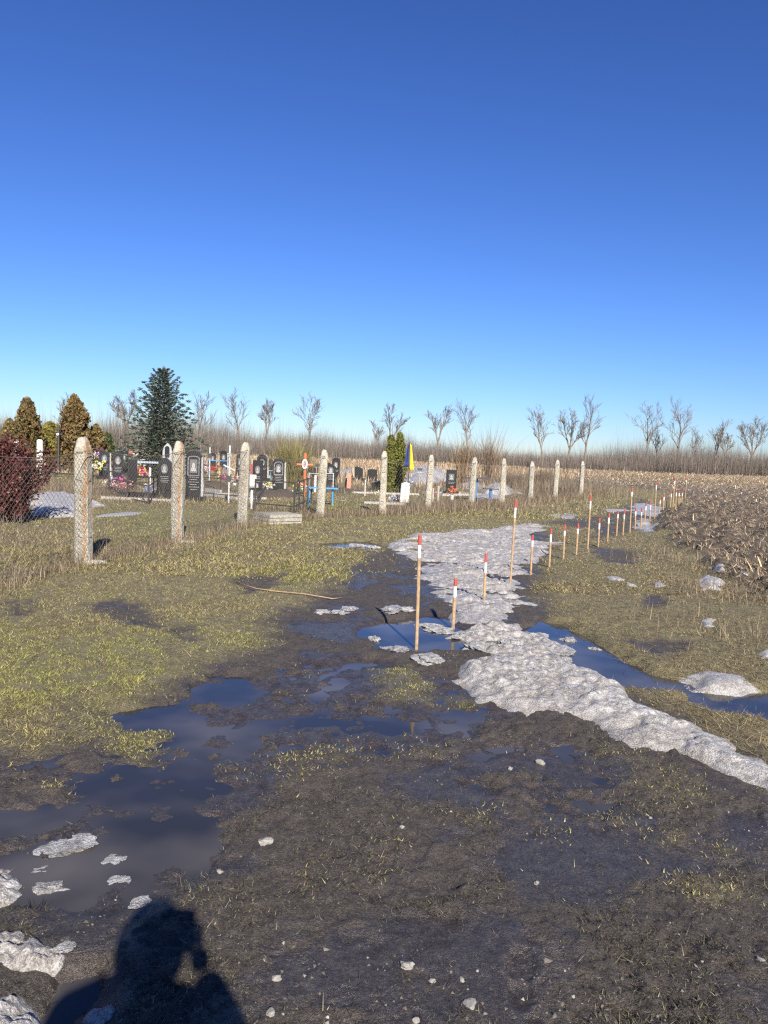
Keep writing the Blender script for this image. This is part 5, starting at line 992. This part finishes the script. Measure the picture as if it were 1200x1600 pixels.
CHUNKS = [(20, 1350, 0.11, 'icy block cut by the left edge above the others'), (28, 1490, 0.15, 'large icy block at the left edge below the murky puddle'), (60, 1500, 0.07, 'right shoulder of ice beside the large left block'), (25, 1590, 0.14, 'ice block in the bottom left corner'), (150, 1570, 0.07, 'grey ice lump left of the photographer shadow at the bottom'), (180, 1585, 0.055, 'bluish ice lump half inside the photographer shadow'), (220, 1403, 0.045, 'small pale ice lump above the head of the shadow'), (188, 1360, 0.055, 'grey ice lump at the lower rim of the murky puddle'), (75, 1372, 0.06, 'grey ice lump near the left edge in the murky puddle'), (60, 1345, 0.045, 'thin ice sliver leaning in the murky puddle'), (100, 1312, 0.085, 'broad low ice raft in the murky puddle'), (180, 1330, 0.055, 'flat ice raft right of the broad one'), (130, 1305, 0.05, 'low ice crumb behind the broad raft'), (102, 1488, 0.03, 'tiny clear ice piece right of the large left block'),
 (505, 958, 0.05, 'leftmost ice lump above the blue puddle'), (530, 958, 0.06, 'ice lump left of the blue puddle on mud'), (545, 952, 0.055, 'ice lump at the upper left rim of the blue puddle'), (612, 955, 0.09, 'ice lump on the upper rim of the blue puddle'), (635, 955, 0.06, 'ice lump behind the nearest tall stake'), (668, 972, 0.07, 'ice lump right of the nearest tall stake'), (690, 980, 0.09, 'grey ice lump left of the short slush stake'), (722, 990, 0.09, 'ice lump right of the short slush stake'), (610, 1010, 0.07, 'ice lump at the left foot of the nearest tall stake'), (585, 993, 0.05, 'small grey ice lump inside the blue puddle'), (625, 1018, 0.05, 'small ice lump below the blue puddle'), (668, 1030, 0.08, 'low grey ice lump below the blue puddle right of the stake'), (745, 1012, 0.08, 'ice lump between the slush and the long ridge'), (870, 1010, 0.12, 'big ice lump at the top end of the long ridge'), (890, 995, 0.05, 'small ice lump in the narrow puddle'), (835, 990, 0.09, 'ice lump on the rim of the narrow puddle'), (800, 1000, 0.08, 'dirty ice lump on the slush edge'), (930, 1008, 0.035, 'tiny ice lump on the right bank of the narrow puddle'), (560, 850, 0.10, 'flat ice piece in the farthest puddle'), (585, 853, 0.08, 'flat ice piece at the right end of the farthest puddle'), (880, 1025, 0.06, 'low ice lump beside the big one on the ridge top')]
CHW = [(-1.345,2.780), (-1.084,2.277), (-1.009,2.251), (-0.963,2.012), (-0.764,2.072), (-0.697,2.038), (-0.803,2.597), (-0.934,2.766), (-1.175,2.697), (-1.261,2.810), (-1.232,2.972), (-1.001,2.900), (-1.171,3.013), (-0.943,2.292),
 (-0.560,7.480), (-0.403,7.510), (-0.318,7.715), (0.118,7.705), (0.269,7.734), (0.459,7.264), (0.580,7.068), (0.750,6.842), (0.098,6.277), (-0.041,6.635), (0.175,6.124), (0.388,5.923), (0.825,6.350), (1.532,6.506), (1.733,6.886), (1.426,6.958), (1.174,6.674), (1.891,6.608), (-0.423,13.298), (-0.141,13.115), (1.515,6.190)]
for k, ((_, _, s, lab), p) in enumerate(zip(CHUNKS, CHW)):
    if k not in (0, 1, 2, 3, 4, 5): chunk(p, s*(0.9 if k < 14 else 1.35), k, lab, 0.004 if k < 14 else 0.0, 0.62 if k < 14 else 1.25)
M['stone'] = simple('pale_field_stone', (0.16, 0.145, 0.125), (0.32, 0.30, 0.27), 9, 0.8, 0.4); SL = [lump_mesh(s+20, f, 2) for s, f in ((1, 0.7), (2, 0.5), (3, 0.8))]
for me in SL: me.materials.append(M['stone'])
for k, (p, s, lab) in enumerate((((0.129,2.278), 0.020, 'largest pale stone near the bottom right of the shadow'), ((0.310,2.125), 0.020, 'flat pale stone at the bottom centre'), ((0.897,4.029), 0.022, 'white stone on mud below the snow ridge'), ((0.714,3.916), 0.014, 'small stone left of the white one on wet mud'), ((1.277,2.372), 0.014, 'small stone at the right edge near the bottom'), ((-0.267,2.197), 0.012, 'small stone right of the shadow'), ((-0.261,2.045), 0.013, 'small stone at the bottom right of the shadow'), ((0.205,2.222), 0.010, 'small stone right of the largest one'), ((0.632,2.789), 0.010, 'small stone on mud right of centre'), ((-0.565,2.794), 0.013, 'small pale stone right of the murky puddle'), ((-0.426,3.005), 0.028, 'flat pinkish stone right of the murky puddle'), ((0.296,2.233), 0.009, 'tiny stone above the flat bottom stone'), ((0.148,2.053), 0.011, 'tiny stone on the lower edge'), ((1.257,3.355), 0.010, 'tiny stone left of the lone grass tuft'), ((0.131,3.185), 0.009, 'tiny stone in the middle of the mud'), ((6.803,15.978), 0.06, 'white stone in the ploughed furrow'))):
    o = bpy.data.objects.new('stone', SL[k % 3]); COL.objects.link(o); o.location = (*p, H(*p)+s*0.1); o.scale = (s*1.2, s*0.9, s); o.rotation_euler = (0, 0, k*1.3); tag(o, lab, 'stone', 'loose stones')
q = [(-1.654,8.717), (-1.381,8.413), (-1.143,8.236), (-0.826,8.193), (-0.507,8.080), (-0.416,8.171)]
o = MB().tube([(a, b, H(a, b)+0.022+0.004*math.sin(k*2)) for k, (a, b) in enumerate(q)], [0.006, 0.006, 0.006, 0.0055, 0.005, 0.003], 6).build('fallen_reed', M['wood'], None, True); tag(o, 'long pale reed stalk lying on the grass', 'reed')
# ------------------------------------------------------------------ the photographer, whose shadow falls into the picture
M['jacket'] = simple('dark_jacket', (0.020, 0.022, 0.028), (0.045, 0.048, 0.058), 30, 0.8, 0.4); M['trousers'] = simple('dark_trousers', (0.03, 0.03, 0.035), (0.06, 0.06, 0.07), 40, 0.85, 0.4)
M['skin'] = simple('skin', (0.50, 0.29, 0.20), (0.60, 0.37, 0.27), 12, 0.55, 0.1); M['boot'] = simple('muddy_boot', (0.03, 0.025, 0.02), (0.09, 0.07, 0.055), 20, 0.6, 0.4); M['hair'] = simple('brown_hair', (0.04, 0.025, 0.015), (0.09, 0.055, 0.03), 80, 0.6, 0.5)
M['phone'] = simple('phone_glass', (0.012, 0.012, 0.014), (0.02, 0.02, 0.022), 10, 0.12, 0)
PB = Vector((-0.045, -0.36, 0.0))
def skin_mesh(name, verts, edges, radii, mat, parent, root=0, sub=2):
    me = bpy.data.meshes.new(name); me.from_pydata([tuple(v) for v in verts], edges, []); o = link(name, me, mat, parent)
    md = o.modifiers.new('skin', 'SKIN'); md.use_smooth_shade = True
    for i, r in enumerate(radii):
        s = me.skin_vertices[0].data[i]; s.radius = r if hasattr(r, '__len__') else (r, r); s.use_root = (i == root)
    sb = o.modifiers.new('smooth', 'SUBSURF'); sb.levels = sub; sb.render_levels = sub; return o
person = empty('person', PB); tag(person, 'person in a dark hooded jacket holding up a phone, seen by the shadow', 'person')
g0 = H(PB.x, PB.y)
BV = [(0, 0, 0.98), (0, 0.0, 1.15), (0, -0.01, 1.33), (0, -0.02, 1.50), (0, -0.01, 1.57), (0, 0.01, 1.65),       # pelvis .. neck, skull base
 (-0.20, -0.02, 1.48), (-0.28, 0.05, 1.22), (-0.05, 0.28, 1.42),       # left shoulder, elbow, wrist
 (0.20, -0.02, 1.48), (0.27, 0.12, 1.27), (0.10, 0.29, 1.46),     # right shoulder, elbow, wrist
 (-0.10, 0, 0.90), (-0.115, 0.02, 0.50), (-0.12, -0.01, 0.10+g0), (0.10, 0, 0.90), (0.115, 0.02, 0.50), (0.12, -0.01, 0.10+g0)]
BE = [(0, 1), (1, 2), (2, 3), (3, 4), (4, 5), (3, 6), (6, 7), (7, 8), (3, 9), (9, 10), (10, 11), (0, 12), (12, 13), (13, 14), (0, 15), (15, 16), (16, 17)]
BRD = [(0.18, 0.14), (0.17, 0.13), (0.20, 0.14), (0.18, 0.13), (0.10, 0.10), (0.085, 0.085), 0.10, 0.075, 0.048, 0.10, 0.075, 0.048, 0.11, 0.075, 0.058, 0.11, 0.075, 0.058]
skin_mesh('body', BV, BE, BRD, M['jacket'], person)
def lathe_head():
    bm = bmesh.new(); bmesh.ops.create_uvsphere(bm, u_segments=28, v_segments=20, radius=1.0)
    for v in bm.verts:
        x, y, z = v.co; X = x*0.078*(1-0.16*max(0, -z)); Y = y*0.098; Z = z*0.122
        if y > 0.2:
            Y += 0.022*math.exp(-((x/0.20)**2+((z+0.12)/0.22)**2))          # nose
            Y -= 0.012*sum(math.exp(-(((x-s*0.42)/0.20)**2+((z-0.06)/0.14)**2)) for s in (-1, 1))   # eye hollows
            Y += 0.006*math.exp(-((x/0.35)**2+((z+0.50)/0.10)**2)); Y += 0.010*math.exp(-((x/0.3)**2+((z+0.85)/0.15)**2))
        v.co = (X, Y, Z)
    me = bpy.data.meshes.new('head'); bm.to_mesh(me); bm.free()
    for p in me.polygons: p.use_smooth = True
    return me
hd = link('head', lathe_head(), M['skin'], person); hd.location = (0.0, 0.03, 1.685)
for s in (-1, 1):
    e = MB().tube([(s*0.079, -0.005, -0.02), (s*0.085, -0.015, 0.005), (s*0.081, -0.02, 0.03)], [0.012, 0.018, 0.012], 8).build('ear', M['skin'], hd, True)
    bm = bmesh.new(); bmesh.ops.create_uvsphere(bm, u_segments=12, v_segments=8, radius=0.012); me = bpy.data.meshes.new('eye'); bm.to_mesh(me); bm.free(); ey = link('eye', me, M['white'], hd); ey.location = (s*0.032, 0.083, 0.008)
MB().tube([(-0.024, 0.092, -0.062), (0, 0.099, -0.060), (0.024, 0.092, -0.062)], [0.003, 0.006, 0.003], 6).build('mouth', M['salmon'], hd, True)
bm = bmesh.new(); bmesh.ops.create_uvsphere(bm, u_segments=28, v_segments=20, radius=1.0)                      # hood drawn over the head, open at the face
bmesh.ops.delete(bm, geom=[v for v in bm.verts if v.co.y > 0.62 and -0.75 < v.co.z < 0.7], context='VERTS')
for v in bm.verts: v.co = (v.co.x*0.108, v.co.y*0.132-0.012, v.co.z*0.152+0.004+0.01*(v.co.y < 0))
me = bpy.data.meshes.new('hood'); bm.to_mesh(me); bm.free(); [setattr(p, 'use_smooth', True) for p in me.polygons]
ho = link('hood', me, M['jacket'], person); ho.location = hd.location; ho.modifiers.new('thick', 'SOLIDIFY').thickness = 0.008
for s in (-1, 1): MB().tube([(s*0.12, -0.06, 0.05+g0), (s*0.12, 0.03, 0.06+g0), (s*0.125, 0.14, 0.035+g0), (s*0.126, 0.19, 0.03+g0)], [0.052, 0.058, 0.046, 0.025], 10).build('boot', M['boot'], person, True)
# the phone, held upright in the right hand, its lens at the viewpoint
ph = empty('phone', (0.0, -0.006, 1.6)); tag(ph, 'dark phone held upright by the photographer', 'phone')
def rbox(w, h, d, r):
    pr = [];
    for cx, cz, a0 in ((w/2-r, h/2-r, 0), (-w/2+r, h/2-r, 90), (-w/2+r, -h/2+r, 180), (w/2-r, -h/2+r, 270)):
        for k in range(5): a = R(a0+22.5*k); pr.append((cx+r*math.cos(a), cz+r*math.sin(a)))
    return pr
MB().prism([(x-0.018, z-0.055) for x, z in rbox(0.072, 0.147, 0.008, 0.011)], -0.012, -0.004, 0.001).build('case', M['phone'], ph)
# hands: palm and five separate fingers closed on the sides of the phone
def hand(side, wrist, name):
    o = empty(name, (0, 0, 0)); o.parent = person; ex = -0.018+side*0.036; c = Vector((ex, -0.006, 1.515))-PB; w = Vector(wrist)
    V = [w, w.lerp(Vector((c.x+side*0.012, c.y-0.028, c.z-0.03)), 0.6), Vector((c.x+side*0.014, c.y-0.022, c.z-0.012))]; skin_mesh('palm', V, [(0, 1), (1, 2)], [0.032, (0.034, 0.022), (0.028, 0.018)], M['skin'], o)
    for k in range(4):
        z = c.z-0.030+0.021*k; l = (0.8, 0.95, 1.0, 0.92)[k]; P = [Vector((c.x+side*0.016, c.y-0.018, z)), Vector((c.x+side*0.016, c.y+0.004, z+0.004)), Vector((c.x+side*0.004, c.y+0.014, z+0.006)), Vector((c.x-side*0.022*l, c.y+0.013, z+0.008))]
        skin_mesh('finger', P, [(0, 1), (1, 2), (2, 3)], [0.009, 0.0085, 0.008, 0.007], M['skin'], o, 0, 1)
    P = [Vector((c.x+side*0.012, c.y-0.026, c.z-0.005)), Vector((c.x+side*0.002, c.y-0.024, c.z+0.02)), Vector((c.x-side*0.016, c.y-0.018, c.z+0.034))]; skin_mesh('thumb', P, [(0, 1), (1, 2)], [0.011, 0.0095, 0.008], M['skin'], o, 0, 1)
hand(1, BV[11], 'right_hand'); hand(-1, BV[8], 'left_hand')
